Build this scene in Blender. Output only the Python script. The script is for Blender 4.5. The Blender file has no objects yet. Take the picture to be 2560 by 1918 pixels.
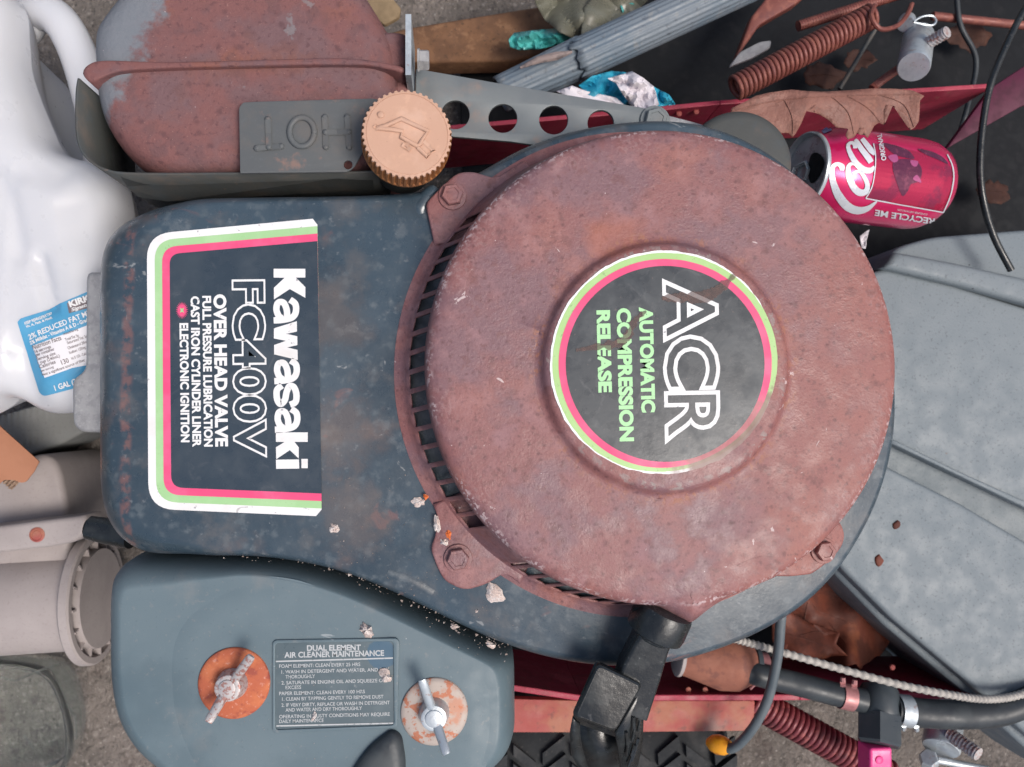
import bpy, bmesh, math, random
from mathutils import Vector, Matrix, noise
from mathutils.bvhtree import BVHTree
from mathutils.geometry import delaunay_2d_cdt
random.seed(7)
R = math.radians
sc = bpy.context.scene
C = sc.collection

# ------------------------------------------------------------------ camera
H = 0.78                      # camera height over the ground (m)
F, CX, CY = 1970.0, 1280.0, 959.0
NADIR = (1130, 1030)          # pixel straight below the lens
_dn = Vector(((NADIR[0]-CX)/F, -(NADIR[1]-CY)/F, -1)).normalized()
_q = _dn.rotation_difference(Vector((0, 0, -1)))
_M = _q.to_matrix()
cam_d = bpy.data.cameras.new('camera'); cam = bpy.data.objects.new('camera', cam_d); C.objects.link(cam)
cam_d.sensor_width = 36; cam_d.lens = F/2560*36; cam_d.clip_start = 0.02; cam_d.clip_end = 200
cam.location = (0, 0, H); cam.rotation_mode = 'QUATERNION'; cam.rotation_quaternion = _q
cam_d.dof.use_dof = True; cam_d.dof.focus_distance = 0.45; cam_d.dof.aperture_fstop = 13
sc.camera = cam
# ------------------------------------------------------------------ light: soft hazy daylight from the lower right
SUN_EL, SUN_AZ = 63, -30      # azimuth: 0 = +X, ccw; where the sun stands
w = bpy.data.worlds.new('World'); sc.world = w; w.use_nodes = True
wn = w.node_tree; bg = wn.nodes['Background']
sky = wn.nodes.new('ShaderNodeTexSky'); sky.sky_type = 'NISHITA'; sky.sun_disc = False
sky.sun_elevation = R(SUN_EL); sky.sun_rotation = R(90-SUN_AZ)
sky.air_density = 1.0; sky.dust_density = 5.0; sky.ozone_density = 1.0
wn.links.new(sky.outputs[0], bg.inputs[0]); bg.inputs[1].default_value = 0.115
sd = bpy.data.lights.new('sun', 'SUN'); sun = bpy.data.objects.new('sun', sd); C.objects.link(sun)
sd.energy = 2.0; sd.angle = R(22); sd.color = (1.0, 0.95, 0.9)
_sv = Vector((math.cos(R(SUN_EL))*math.cos(R(SUN_AZ)), math.cos(R(SUN_EL))*math.sin(R(SUN_AZ)), math.sin(R(SUN_EL))))
sun.rotation_euler = (-_sv).to_track_quat('-Z', 'Y').to_euler(); sun.location = _sv*3
sc.view_settings.view_transform = 'Standard'; sc.view_settings.look = 'None'
sc.view_settings.gamma = 1; sc.view_settings.exposure = 0.25
sc.cycles.max_bounces = 8

# ------------------------------------------------------------------ helpers
def ray(px, py):
    return _M @ Vector(((px-CX)/F, -(py-CY)/F, -1))
def P(px, py, z):
    d = ray(px, py); t = (z-H)/d.z
    return Vector((d.x*t, d.y*t, z))
def S(px, z):                 # length in metres of px pixels near height z
    return px*(H-z)/F
_loc = {}
def link(o, parent=None):
    C.objects.link(o)
    if parent is not None:
        o.parent = parent
        if parent.name in _loc:
            o.matrix_parent_inverse = Matrix.Translation(-_loc[parent.name])
    return o
def thing(name, label, cat, loc, group=None):
    o = bpy.data.objects.new(name, None); o.empty_display_size = 0.02; C.objects.link(o)
    o.location = loc; _loc[o.name] = Vector(loc)
    return tag(o, label, cat, group)
def tag(o, label, cat, group=None):
    o['label'] = label; o['category'] = cat
    if group: o['group'] = group
    return o
def mk(name, verts, faces, mat, parent=None, smooth=True, sharp=40, label=None, solid=0, off=-1, dbl=1e-6):
    me = bpy.data.meshes.new(name)
    me.from_pydata([tuple(v) for v in verts], [], faces)
    bm = bmesh.new(); bm.from_mesh(me)
    bmesh.ops.remove_doubles(bm, verts=bm.verts, dist=dbl)
    if dbl > 1e-5:
        bmesh.ops.dissolve_degenerate(bm, edges=bm.edges, dist=dbl)
        bmesh.ops.triangulate(bm, faces=[q_ for q_ in bm.faces if len(q_.verts) > 4])
    bmesh.ops.recalc_face_normals(bm, faces=bm.faces)
    bm.to_mesh(me); bm.free()
    if smooth:
        me.polygons.foreach_set('use_smooth', [True]*len(me.polygons))
        me.set_sharp_from_angle(angle=R(sharp))
    if mat: me.materials.append(mat)
    o = bpy.data.objects.new(name, me); link(o, parent)
    if label: o['label'] = label
    if solid:
        md = o.modifiers.new('thickness', 'SOLIDIFY'); md.thickness = solid; md.offset = off
    return o
class MB:                     # collects several shapes into one mesh
    def __init__(s): s.v = []; s.f = []
    def add(s, v, f):
        n = len(s.v); s.v += [Vector(p) for p in v]; s.f += [tuple(i+n for i in q) for q in f]; return s
    def build(s, name, mat, parent=None, **k): return mk(name, s.v, s.f, mat, parent, **k)
def rnd(pts, r=0, n=6):       # polygon with rounded corners; a point may be (x, y, r)
    out = []; N = len(pts)
    for i in range(N):
        a, b, c = pts[i-1], pts[i], pts[(i+1) % N]
        rr = b[2] if len(b) > 2 else r
        A, B, D = Vector(a[:2]), Vector(b[:2]), Vector(c[:2])
        l1, l2 = (A-B).length, (D-B).length
        rr = min(rr, l1*.48, l2*.48)
        if rr < .5: out.append((B.x, B.y)); continue
        p, q = B+(A-B)*(rr/l1), B+(D-B)*(rr/l2)
        for k in range(n+1):
            t = k/n; s = p*(1-t)**2+B*2*t*(1-t)+q*t*t
            out.append((s.x, s.y))
    return out
def cat(pts, n=8, closed=True):   # Catmull-Rom through points of any dimension
    out = []; N = len(pts); pts = [Vector(p) for p in pts]
    rng = range(N) if closed else range(N-1)
    for i in rng:
        if closed: a, b, c, d = pts[i-1], pts[i], pts[(i+1) % N], pts[(i+2) % N]
        else: a, b, c, d = pts[max(i-1, 0)], pts[i], pts[i+1], pts[min(i+2, N-1)]
        for k in range(n):
            t = k/n
            out.append(.5*((2*b)+(c-a)*t+(2*a-5*b+4*c-d)*t*t+(3*b-a-3*c+d)*t**3))
    if not closed: out.append(pts[-1])
    return out
def area(q): return sum(q[i-1][0]*q[i][1]-q[i][0]*q[i-1][1] for i in range(len(q)))/2
def inset(q, d):              # q: list of 2D Vectors; d scalar or list
    s = 1 if area(q) > 0 else -1; N = len(q); out = []
    for i in range(N):
        e1 = (q[i]-q[i-1]); e2 = (q[(i+1) % N]-q[i])
        if e1.length < 1e-9: e1 = e2
        if e2.length < 1e-9: e2 = e1
        n1 = Vector((-e1.y, e1.x)).normalized(); n2 = Vector((-e2.y, e2.x)).normalized()
        n = (n1+n2)
        if n.length < 1e-6: n = n1
        n.normalize(); k = max(n.dot(n1), .5)
        dd = d[i] if isinstance(d, list) else d
        out.append(q[i]+n*(s*dd/k))
    return out
def loft(rings, cap0=False, cap1=True, closed=True):
    v = []; f = []; n = len(rings[0])
    for r in rings: v += r
    for a in range(len(rings)-1):
        for i in range(n if closed else n-1):
            j = (i+1) % n
            f.append((a*n+i, a*n+j, (a+1)*n+j, (a+1)*n+i))
    if cap0: f.append(tuple(range(n))[::-1])
    if cap1: f.append(tuple((len(rings)-1)*n+i for i in range(n)))
    return v, f
def slabm(pts, zref, prof, fac=None, sp=.0022, caps=(0, -1), grid=0):     # pts pixels seen at height zref; prof [(inset, z)] bottom to top
    q = [P(x, y, zref).xy for x, y in pts]; rings = []
    per = sum((q[i]-q[i-1]).length for i in range(len(q)))
    n = max(24, min(420, int(per/sp))); qq = []; ff = []; i = 0; acc = 0; L = len(q)   # even resampling
    for k in range(n):
        t = per*k/n
        while i < L-1 and acc+(q[(i+1) % L]-q[i]).length < t: acc += (q[(i+1) % L]-q[i]).length; i += 1
        e = (q[(i+1) % L]-q[i]).length or 1e-9; u_ = min(1, (t-acc)/e)
        qq.append(q[i].lerp(q[(i+1) % L], u_))
        if fac: ff.append(fac[i]*(1-u_)+fac[(i+1) % L]*u_)
    cur = 0; a0 = 1 if area(qq) > 0 else -1
    for d, z in prof:
        todo = d-cur; m = max(1, int(abs(todo)/.0006)) if abs(todo) > 1e-9 else 0
        for _ in range(m):
            old = qq
            qq = inset(qq, [todo/m*k for k in ff] if fac else todo/m)
            for _k in range(3):   # collapse edges that turned over
                for j in range(n):
                    if (qq[j]-qq[j-1]).dot(old[j]-old[j-1]) <= 0:
                        c_ = (qq[j]+qq[j-1])*.5; qq[j] = c_.copy(); qq[j-1] = c_.copy()
            if todo > 0:
                for _k in range(2): qq = [p*.5+(qq[j-1]+qq[(j+1) % n])*.25 for j, p in enumerate(qq)]
        cur = d
        rings.append([Vector((p.x, p.y, z)) for p in qq])
    v, f = loft(rings, cap0=False, cap1=False)
    for rg in (rings[i_] for i_ in caps):      # caps by constrained triangulation
        pts2 = [p.xy for p in rg]
        if grid:
            x0, x1 = min(p.x for p in pts2), max(p.x for p in pts2); y0, y1 = min(p.y for p in pts2), max(p.y for p in pts2)
            pts2 += [Vector((x0+grid*(i_+.5*(j_ % 2)), y0+grid*j_)) for i_ in range(int((x1-x0)/grid)) for j_ in range(int((y1-y0)/grid))]
        cv, _e, cf, *_r = delaunay_2d_cdt(pts2, [], [list(range(n))], 1, 1e-6)
        used = {i_ for q_ in cf for i_ in q_}; remap = {}; cv2 = []
        for i_ in sorted(used): remap[i_] = len(cv2); cv2.append(cv[i_])
        cv = cv2; cf = [[remap[i_] for i_ in q_] for q_ in cf]
        o = len(v); v += [Vector((p.x, p.y, rg[0].z)) for p in cv]; f += [tuple(o+i for i in q_) for q_ in cf]
    return v, f
def slab(name, pts, zref, prof, mat, parent=None, fac=None, **k):
    return mk(name, *slabm(pts, zref, prof, fac), mat, parent, dbl=2e-5, **k)
def edge(zt, zb, r, n=5):     # rounded-over top edge profile
    out = [(0, zb)]
    for i in range(n+1):
        a = i/n*math.pi/2; out.append((r*(1-math.cos(a)), zt-r+r*math.sin(a)))
    return out
def frame(d):
    d = d.normalized(); a = Vector((0, 0, 1)) if abs(d.z) < .9 else Vector((1, 0, 0))
    u = d.cross(a).normalized(); return u, u.cross(d).normalized()
def tubem(path, rad, seg=10, cap=True):
    path = [Vector(p) for p in path]; N = len(path)
    if not isinstance(rad, (list, tuple)): rad = [rad]*N
    rings = []; u = None
    for i in range(N):
        d = (path[min(i+1, N-1)]-path[max(i-1, 0)]).normalized()
        if u is None: u, v = frame(d)
        else:
            u = (u-d*u.dot(d)).normalized(); v = d.cross(u)
        rings.append([path[i]+(u*math.cos(t)+v*math.sin(t))*rad[i] for t in (2*math.pi*k/seg for k in range(seg))])
    return loft(rings, cap0=cap, cap1=cap)
def tube(name, path, rad, mat, parent=None, seg=10, **k):
    return mk(name, *tubem(path, rad, seg), mat, parent, **k)
def revm(o, d, prof, seg=32, ang=2*math.pi):     # prof [(r, h)] along d from o
    o = Vector(o); d = Vector(d).normalized(); u, v = frame(d); rings = []
    for r, h in prof:
        rings.append([o+d*h+(u*math.cos(t)+v*math.sin(t))*max(r, 1e-5) for t in (ang*k/seg for k in range(seg))])
    return loft(rings, cap0=True, cap1=True)
def rev(name, o, d, prof, mat, parent=None, seg=32, **k):
    return mk(name, *revm(o, d, prof, seg), mat, parent, **k)
def boxm(c, ax, ay, az, bev=0):  # c centre; half-axis vectors
    v = [c+ax*i+ay*j+az*k for k in (-1, 1) for j in (-1, 1) for i in (-1, 1)]
    f = [(0, 1, 3, 2), (4, 6, 7, 5), (0, 4, 5, 1), (2, 3, 7, 6), (0, 2, 6, 4), (1, 5, 7, 3)]
    return v, f
def bevel(o, wd, seg=3, ang=30):
    m = o.modifiers.new('bevel', 'BEVEL'); m.width = wd; m.segments = seg; m.limit_method = 'ANGLE'; m.angle_limit = R(ang)
    return o
def springm(p0, p1, Rd, wr, turns, seg=14, ws=6):
    p0, p1 = Vector(p0), Vector(p1); d = p1-p0; u, v = frame(d)
    n = int(turns*seg); path = []
    for i in range(n+1):
        a = 2*math.pi*i/seg; path.append(p0+d*(i/n)+(u*math.cos(a)+v*math.sin(a))*Rd)
    return tubem(path, wr, ws)
def plate(name, loops, ztop, thick, mat, parent=None, bev=0, conv=None, **k):
    # flat sheet with holes: loops of pixel points at ztop
    cu = bpy.data.curves.new('t', 'CURVE'); cu.dimensions = '2D'; cu.fill_mode = 'BOTH'
    cu.extrude = thick/2; cu.bevel_depth = bev; cu.bevel_resolution = 2
    cu.offset = -bev
    for lp in loops:
        sp = cu.splines.new('POLY'); sp.points.add(len(lp)-1); sp.use_cyclic_u = True
        for i, (x, y) in enumerate(lp):
            p = P(x, y, ztop); sp.points[i].co = (p.x, p.y, 0, 1)
    ob = bpy.data.objects.new('t', cu); me = bpy.data.meshes.new_from_object(ob)
    v = [Vector((p.co.x, p.co.y, p.co.z+ztop-thick/2-bev)) for p in me.vertices]
    f = [tuple(p.vertices) for p in me.polygons]
    bpy.data.objects.remove(ob); bpy.data.curves.remove(cu); bpy.data.meshes.remove(me)
    return mk(name, v, f, mat, parent, sharp=35, **k)
CAPH = 0.682
def text2d(s, bold=0.0, space=1.0, shear=0.0):
    cu = bpy.data.curves.new('t', 'FONT'); cu.body = s; cu.offset = bold; cu.space_character = space; cu.shear = shear
    cu.resolution_u = 4
    ob = bpy.data.objects.new('t', cu); me = bpy.data.meshes.new_from_object(ob)
    v = [(p.co.x, p.co.y) for p in me.vertices]; f = [tuple(p.vertices) for p in me.polygons]
    bpy.data.objects.remove(ob); bpy.data.curves.remove(cu); bpy.data.meshes.remove(me)
    return v, f
def textpx(s, x, y, ang, length, cap, bold=0.02, space=1.0, shear=0.0, xr=None):
    # baseline starts at pixel (x, y); ang = reading direction, degrees clockwise in the image
    v, f = text2d(s, bold, space, shear)
    if xr is None: xr = (min(p[0] for p in v), max(p[0] for p in v))
    sx = length/(xr[1]-xr[0]); sy = cap/(CAPH+2*bold)
    ca, sa = math.cos(R(ang)), math.sin(R(ang)); out = []
    for a, b in v:
        a = (a-xr[0])*sx; b = (b+bold)*sy
        out.append((x+a*ca+b*sa, y+a*sa-b*ca))
    return out, f, xr
def letters(name, s, x, y, ang, length, cap, z, mat, parent, surf=None, off=0.0004, strike=0, **k):
    v, f, _ = textpx(s, x, y, ang, length, cap, **k)
    if surf is None:
        vv = [P(a, b, z) for a, b in v]
        if strike:            # heavier face: the same print struck several times, a hair apart
            mb = MB(); ca, sa = math.cos(R(ang)), math.sin(R(ang))
            for i_, (dx, dy) in enumerate(((-1, -.5), (-.5, .5), (0, -.4), (0, .5), (.5, -.5), (1, .5))):
                mb.add([P(a+(dx*ca-dy*sa)*strike, b+(dx*sa+dy*ca)*strike, z+i_*.000015) for a, b in v], f)
            vv, f = mb.v, mb.f
    else: vv, f = drape(v, f, surf, off)
    return mk(name, vv, f, mat, parent, smooth=False)
class Surf:
    def __init__(s, obs):
        v = []; f = []
        for o in obs:
            n = len(v); v += [p.co.copy() for p in o.data.vertices]; f += [tuple(i+n for i in p.vertices) for p in o.data.polygons]
        s.t = BVHTree.FromPolygons(v, f)
    def hit(s, px, py):
        d = ray(px, py).normalized(); h = s.t.ray_cast(Vector((0, 0, H)), d)
        return h[0], h[1]
def drape(v, f, surf, off, maxe=7.0):
    bm = bmesh.new(); vs = [bm.verts.new((a, b, 0)) for a, b in v]
    for q in f:
        try: bm.faces.new([vs[i] for i in q])
        except ValueError: pass
    bmesh.ops.triangulate(bm, faces=bm.faces)
    for _ in range(7):
        le = [e for e in bm.edges if e.calc_length() > maxe]
        if not le: break
        bmesh.ops.subdivide_edges(bm, edges=le, cuts=1); bmesh.ops.triangulate(bm, faces=bm.faces)
    bmesh.ops.triangulate(bm, faces=bm.faces)
    bm.verts.index_update(); out = []; bad = set()
    for q in bm.verts:
        h, n = surf.hit(q.co.x, q.co.y)
        if h is None: bad.add(q.index); out.append(Vector((0, 0, 0)))
        else:
            if n.z < 0: n = -n
            out.append(h+n*off)
    ff = [tuple(x.index for x in q.verts) for q in bm.faces if not any(x.index in bad for x in q.verts)]
    bm.free(); return out, ff
def gridpoly(pts):            # a polygon as one face (n-gon) in pixel space
    return list(pts), [tuple(range(len(pts)))]
def circ(x, y, r, n=40, ry=None, a0=0): 
    ry = ry or r
    return [(x+r*math.cos(a0+2*math.pi*i/n), y+ry*math.sin(a0+2*math.pi*i/n)) for i in range(n)]
def flat(name, pts, z, mat, parent, **k):
    return mk(name, [P(x, y, z) for x, y in pts], [tuple(range(len(pts)))], mat, parent, smooth=False, **k)

# ------------------------------------------------------------------ materials
def M(name, base, layers=(), rough=.6, metal=0, bump=None, spec=.4, coat=0, trans=0, rvar=.15, bump2=None, ior=1.45, sss=0, alpha=1):
    m = bpy.data.materials.new(name); m.use_nodes = True; nt = m.node_tree; N = nt.nodes; L = nt.links.new
    b = N['Principled BSDF']; geo = N.new('ShaderNodeNewGeometry'); pos = geo.outputs['Position']
    def noise_(s, det=5, dist=0.0):
        t = N.new('ShaderNodeTexNoise'); t.inputs['Scale'].default_value = s; t.inputs['Detail'].default_value = min(det, 4)
        t.inputs['Roughness'].default_value = .6; t.inputs['Distortion'].default_value = dist; L(pos, t.inputs['Vector']); return t.outputs['Fac']
    def ramp(x, lo, hi, a=0., bb=1.):
        t = N.new('ShaderNodeMapRange'); t.interpolation_type = 'SMOOTHSTEP'; t.clamp = True
        t.inputs[1].default_value = lo; t.inputs[2].default_value = hi; t.inputs[3].default_value = a; t.inputs[4].default_value = bb
        L(x, t.inputs[0]); return t.outputs[0]
    def math_(op, a, bb):
        t = N.new('ShaderNodeMath'); t.operation = op
        for i, x in enumerate((a, bb)):
            if isinstance(x, (int, float)): t.inputs[i].default_value = x
            else: L(x, t.inputs[i])
        return t.outputs[0]
    rgb = N.new('ShaderNodeRGB'); rgb.outputs[0].default_value = (*base, 1); col = rgb.outputs[0]
    for ly in layers:
        c, kind, s, lo, hi, amt = ly[:6]
        if kind == 'n': mask = ramp(noise_(s, 6), lo, hi)
        elif kind == 'f': mask = ramp(noise_(s, 10, 1.5), lo, hi)
        elif kind == 'v':
            t = N.new('ShaderNodeTexVoronoi'); t.inputs['Scale'].default_value = s; L(pos, t.inputs['Vector'])
            d2 = math_('ADD', t.outputs['Distance'], math_('MULTIPLY', math_('SUBTRACT', noise_(s*2.5, 3), .5), .5))
            # only some of the cells carry a spot
            pick = ramp(t.outputs['Color'], .45, .5) if len(ly) < 7 else ramp(t.outputs['Color'], ly[6], ly[6]+.04)
            mask = math_('MULTIPLY', ramp(d2, lo, hi, 1., 0.), pick)
        elif kind == 'b':       # s = (ax, ay, az, noise scale, noise amount)
            dp = N.new('ShaderNodeVectorMath'); dp.operation = 'DOT_PRODUCT'; dp.inputs[1].default_value = s[:3]; L(pos, dp.inputs[0])
            x = math_('ADD', dp.outputs['Value'], math_('MULTIPLY', math_('SUBTRACT', noise_(s[3], 6), .5), s[4]))
            mask = ramp(x, lo, hi)
        elif kind == 'l':       # line across: s = (ax, ay, az, noise scale, noise amount), lo = centre, hi = half width
            dp = N.new('ShaderNodeVectorMath'); dp.operation = 'DOT_PRODUCT'; dp.inputs[1].default_value = s[:3]; L(pos, dp.inputs[0])
            x = math_('ADD', dp.outputs['Value'], math_('MULTIPLY', math_('SUBTRACT', noise_(s[3], 6), .5), s[4]))
            mask = math_('MULTIPLY', ramp(math_('ABSOLUTE', math_('SUBTRACT', x, lo), 0), hi*.3, hi, 1., 0.), ramp(noise_(140, 4), .42, .6))
        elif kind == 'o':       # worn ring round a vertical axis: s = (x, y, radius, noise scale, -), lo..hi half width
            sx = N.new('ShaderNodeSeparateXYZ'); L(pos, sx.inputs[0])
            cbx = N.new('ShaderNodeCombineXYZ'); L(sx.outputs[0], cbx.inputs[0]); L(sx.outputs[1], cbx.inputs[1])
            dp = N.new('ShaderNodeVectorMath'); dp.operation = 'DISTANCE'; dp.inputs[1].default_value = (s[0], s[1], 0); L(cbx.outputs[0], dp.inputs[0])
            x = math_('ABSOLUTE', math_('SUBTRACT', dp.outputs['Value'], s[2]), 0)
            mask = math_('MULTIPLY', ramp(x, lo, hi, 1., 0.), math_('MULTIPLY', ramp(noise_(s[3], 4), .50, .58), ramp(noise_(38, 3), .40, .62)))
        elif kind == 'r':       # radial patch: s = (x, y, z, noise scale, noise amount); mask 1 inside
            dp = N.new('ShaderNodeVectorMath'); dp.operation = 'DISTANCE'; dp.inputs[1].default_value = s[:3]; L(pos, dp.inputs[0])
            x = math_('ADD', dp.outputs['Value'], math_('MULTIPLY', math_('SUBTRACT', noise_(s[3], 6), .5), s[4]))
            mask = ramp(x, lo, hi, 1., 0.)
        mask = math_('MULTIPLY', mask, amt)
        mx = N.new('ShaderNodeMix'); mx.data_type = 'RGBA'; L(mask, mx.inputs[0]); L(col, mx.inputs[6])
        mx.inputs[7].default_value = (*c, 1); col = mx.outputs[2]
    L(col, b.inputs['Base Color'])
    if rvar: L(ramp(noise_(60, 4), .3, .7, max(rough-rvar, .03), min(rough+rvar, 1)), b.inputs['Roughness'])
    else: b.inputs['Roughness'].default_value = rough
    b.inputs['Metallic'].default_value = metal; b.inputs['Specular IOR Level'].default_value = spec; b.inputs['IOR'].default_value = ior
    b.inputs['Coat Weight'].default_value = coat; b.inputs['Coat Roughness'].default_value = .15
    b.inputs['Transmission Weight'].default_value = trans; b.inputs['Alpha'].default_value = alpha
    if sss:
        b.inputs['Subsurface Weight'].default_value = sss; b.inputs['Subsurface Radius'].default_value = (.02, .018, .015); b.inputs['Subsurface Scale'].default_value = .5
    nrm = None
    for bb in (bump, bump2):
        if bb:
            t = N.new('ShaderNodeBump'); t.inputs['Strength'].default_value = bb[1]; t.inputs['Distance'].default_value = bb[2]
            L(noise_(bb[0], 6), t.inputs['Height'])
            if nrm: L(nrm, t.inputs['Normal'])
            nrm = t.outputs['Normal']
    if nrm: L(nrm, b.inputs['Normal'])
    return m
GLINTFLECK = ((.70, .60, .58), 'v', 330, .03, .13, .7, .86)  # pale chips and metal sparkle, the glints put in as colour
bc_ = P(1668, 918, .3565)
m_rust = M('rusted_steel', (.235, .102, .099), [
    ((.185, .106, .120), 'n', 22, .42, .60, .85), ((.33, .130, .095), 'n', 30, .50, .72, .65), ((.31, .172, .178), 'n', 60, .5, .7, .6),
    ((.285, .102, .080), 'b', (1, -.15, 0, 16, .10), .13, .24, .55), ((.34, .110, .068), 'n', 12, .58, .76, .5),
    ((.10, .042, .045), 'v', 130, .02, .36, .55, .64), ((.10, .042, .045), 'v', 230, .02, .40, .6, .62), ((.12, .05, .052), 'v', 380, .05, .42, .45, .6), ((.17, .075, .072), 'n', 110, .58, .68, .5),
    ((.10, .045, .05), 'n', 420, .56, .70, .35), ((.34, .18, .165), 'n', 460, .60, .72, .3), ((.50, .32, .29), 'n', 850, .67, .73, .45), ((.38, .12, .062), 'n', 9, .62, .72, .45), ((.12, .055, .055), 'n', 40, .66, .72, .45), ((.15, .062, .060), 'n', 75, .60, .68, .45),
    ((.58, .48, .49), 'o', (.1193, .0259, .1318, 420, 0), .0005, .0030, .75), ((.42, .28, .27), 'o', (.1193, .0259, .126, 420, 0), .002, .009, .25),
    ((.26, .21, .20), 'o', (bc_.x, bc_.y, .0650, 200, 0), .0016, .0026, .9), ((.30, .13, .085), 'o', (bc_.x, bc_.y, .0725, 300, 0), .001, .005, .8), ((.66, .56, .55), 'f', 55, .70, .73, .6), GLINTFLECK],
    rough=.50, spec=.5, bump=(220, .28, .0012), bump2=(700, .40, .0006))
m_rustd = M('rusted_steel_muffler', (.190, .086, .082), [
    ((.155, .095, .102), 'n', 26, .42, .62, .8), ((.25, .098, .066), 'n', 30, .55, .72, .7), ((.08, .04, .045), 'v', 130, .05, .40, .55, .62), ((.13, .075, .08), 'n', 60, .52, .66, .6),
    ((.09, .045, .05), 'n', 300, .55, .68, .55), ((.42, .24, .2), 'n', 640, .64, .74, .5),
    ((.17, .20, .225), 'b', (-.9, .45, 0, 90, .035), .262, .272, .85), ((.24, .26, .27), 'n', 55, .67, .71, .4), GLINTFLECK],
    rough=.7, spec=.3, bump=(240, .45, .0014), bump2=(900, .4, .0006))
m_rustm = M('rusted_seam_steel', (.185, .082, .078), [((.145, .085, .092), 'n', 40, .42, .62, .8), ((.24, .095, .065), 'n', 30, .55, .72, .7), ((.08, .04, .045), 'n', 300, .55, .68, .55), ((.42, .24, .2), 'n', 640, .64, .74, .5)], rough=.7, spec=.3, bump=(400, .5, .001))
m_rusto = M('orange_rust', (.42, .115, .06), [((.52, .17, .08), 'n', 60, .45, .65, .8), ((.25, .06, .05), 'n', 150, .52, .66, .7), ((.6, .33, .26), 'n', 420, .58, .7, .5)], rough=.75, spec=.25, bump=(500, .5, .0008))
m_horn = M('brown_horn_rust', (.24, .095, .066), [((.31, .13, .088), 'n', 40, .45, .65, .8), ((.15, .065, .055), 'n', 90, .52, .66, .6)], rough=.7, spec=.3, bump=(400, .3, .0008))
m_washer = M('rust_flecked_zinc', (.42, .36, .32), [((.42, .14, .07), 'n', 170, .52, .60, .9), ((.50, .21, .12), 'n', 60, .55, .68, .7), ((.2, .13, .11), 'v', 420, .1, .3, .6, .6)], rough=.55, metal=.15, bump=(400, .3, .0004))
m_zinc = M('galvanised_steel', (.50, .55, .58), [((.34, .38, .42), 'n', 120, .45, .65, .7), ((.35, .22, .18), 'n', 200, .62, .70, .6)], rough=.42, metal=.55, bump=(600, .25, .0003))
m_zinc2 = M('rust_pitted_zinc', (.50, .47, .46), [((.33, .13, .10), 'n', 420, .50, .60, .8), ((.36, .38, .40), 'n', 90, .5, .65, .6)], rough=.5, metal=.4, bump=(600, .3, .0004))
DUST = ((.22, .20, .19), 'n', 55, .52, .72, .55)
m_hous = M('blue_black_paint', (.030, .050, .068), [
    ((.052, .080, .104), 'n', 14, .4, .65, .8), ((.11, .135, .15), 'n', 120, .56, .70, .4), ((.115, .110, .108), 'n', 40, .50, .72, .55), ((.15, .105, .09), 'n', 24, .58, .74, .5), ((.16, .18, .19), 'n', 70, .58, .72, .4),
    ((.22, .10, .085), 'f', 30, .66, .74, .5), ((.13, .155, .17), 'v', 170, .02, .5, .4, .7), ((.24, .26, .27), 'n', 260, .62, .74, .35), ((.33, .34, .34), 'f', 45, .69, .72, .5),
    ((.15, .115, .095), 'r', tuple(P(835, 800, .309))+(60, .06), .004, .030, .4), ((.17, .12, .095), 'r', tuple(P(850, 1080, .309))+(60, .06), .004, .030, .4), ((.15, .12, .105), 'r', tuple(P(880, 1290, .309))+(60, .06), .004, .028, .45), ((.24, .105, .085), 'l', (1, 0, 0, 40, .006), P(326, 900, .304).x, .0040, .5), ((.55, .56, .57), 'v', 420, .03, .10, .6, .9)],
    rough=.33, spec=.85, bump=(420, .14, .0006), rvar=.10)
m_edge = m_hous
m_air = M('grey_blue_plastic', (.104, .150, .174), [
    ((.130, .176, .198), 'n', 9, .42, .62, .8), ((.088, .128, .150), 'n', 16, .5, .66, .6), ((.20, .21, .21), 'n', 34, .56, .76, .45), ((.24, .235, .225), 'n', 300, .60, .72, .3), ((.40, .43, .44), 'f', 38, .71, .73, .5),
    ((.42, .44, .44), 'v', 230, .03, .10, .7, .86), ((.07, .10, .12), 'n', 500, .6, .72, .3)],
    rough=.5, spec=.45, bump=(900, .14, .0003), rvar=.1)
m_silv = m_hous
m_alu = M('cast_aluminium', (.34, .34, .345), [((.24, .24, .25), 'n', 150, .45, .65, .7), ((.44, .44, .44), 'n', 420, .55, .7, .5)], rough=.6, metal=.2, bump=(500, .4, .0006))
m_dkmet = M('dark_painted_sheet', (.062, .066, .064), [((.11, .090, .076), 'n', 40, .48, .7, .6), ((.06, .07, .075), 'n', 90, .5, .66, .6), ((.28, .17, .12), 'n', 120, .66, .76, .5), ((.3, .31, .31), 'v', 420, .04, .14, .6, .85)], rough=.55, spec=.4, bump=(420, .15, .0006))
m_hot = M('grey_stamped_sheet', (.100, .108, .112), [((.130, .122, .115), 'n', 40, .45, .68, .7), ((.30, .17, .13), 'n', 70, .60, .74, .55), ((.12, .13, .135), 'n', 260, .55, .7, .5)], rough=.6, spec=.35, bump=(700, .15, .0004))
m_brkt = M('dull_zinc_sheet', (.175, .195, .202), [((.22, .21, .198), 'n', 28, .45, .66, .7), ((.30, .19, .14), 'r', (0, 0, 0, 30, .04), 0, .001, 0), ((.36, .23, .17), 'n', 24, .62, .74, .55), ((.17, .18, .19), 'n', 240, .56, .7, .4)], rough=.5, metal=.3, bump=(700, .12, .0004))
m_cap = M('tan_cap_plastic', (.49, .30, .215), [((.57, .375, .285), 'n', 40, .45, .65, .7), ((.60, .37, .26), 'n', 90, .52, .68, .5), ((.33, .2, .14), 'n', 500, .64, .74, .45), ((.25, .17, .12), 'v', 500, .05, .2, .5, .8)], rough=.6, spec=.3, bump=(700, .15, .0004), sss=.05)
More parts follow.
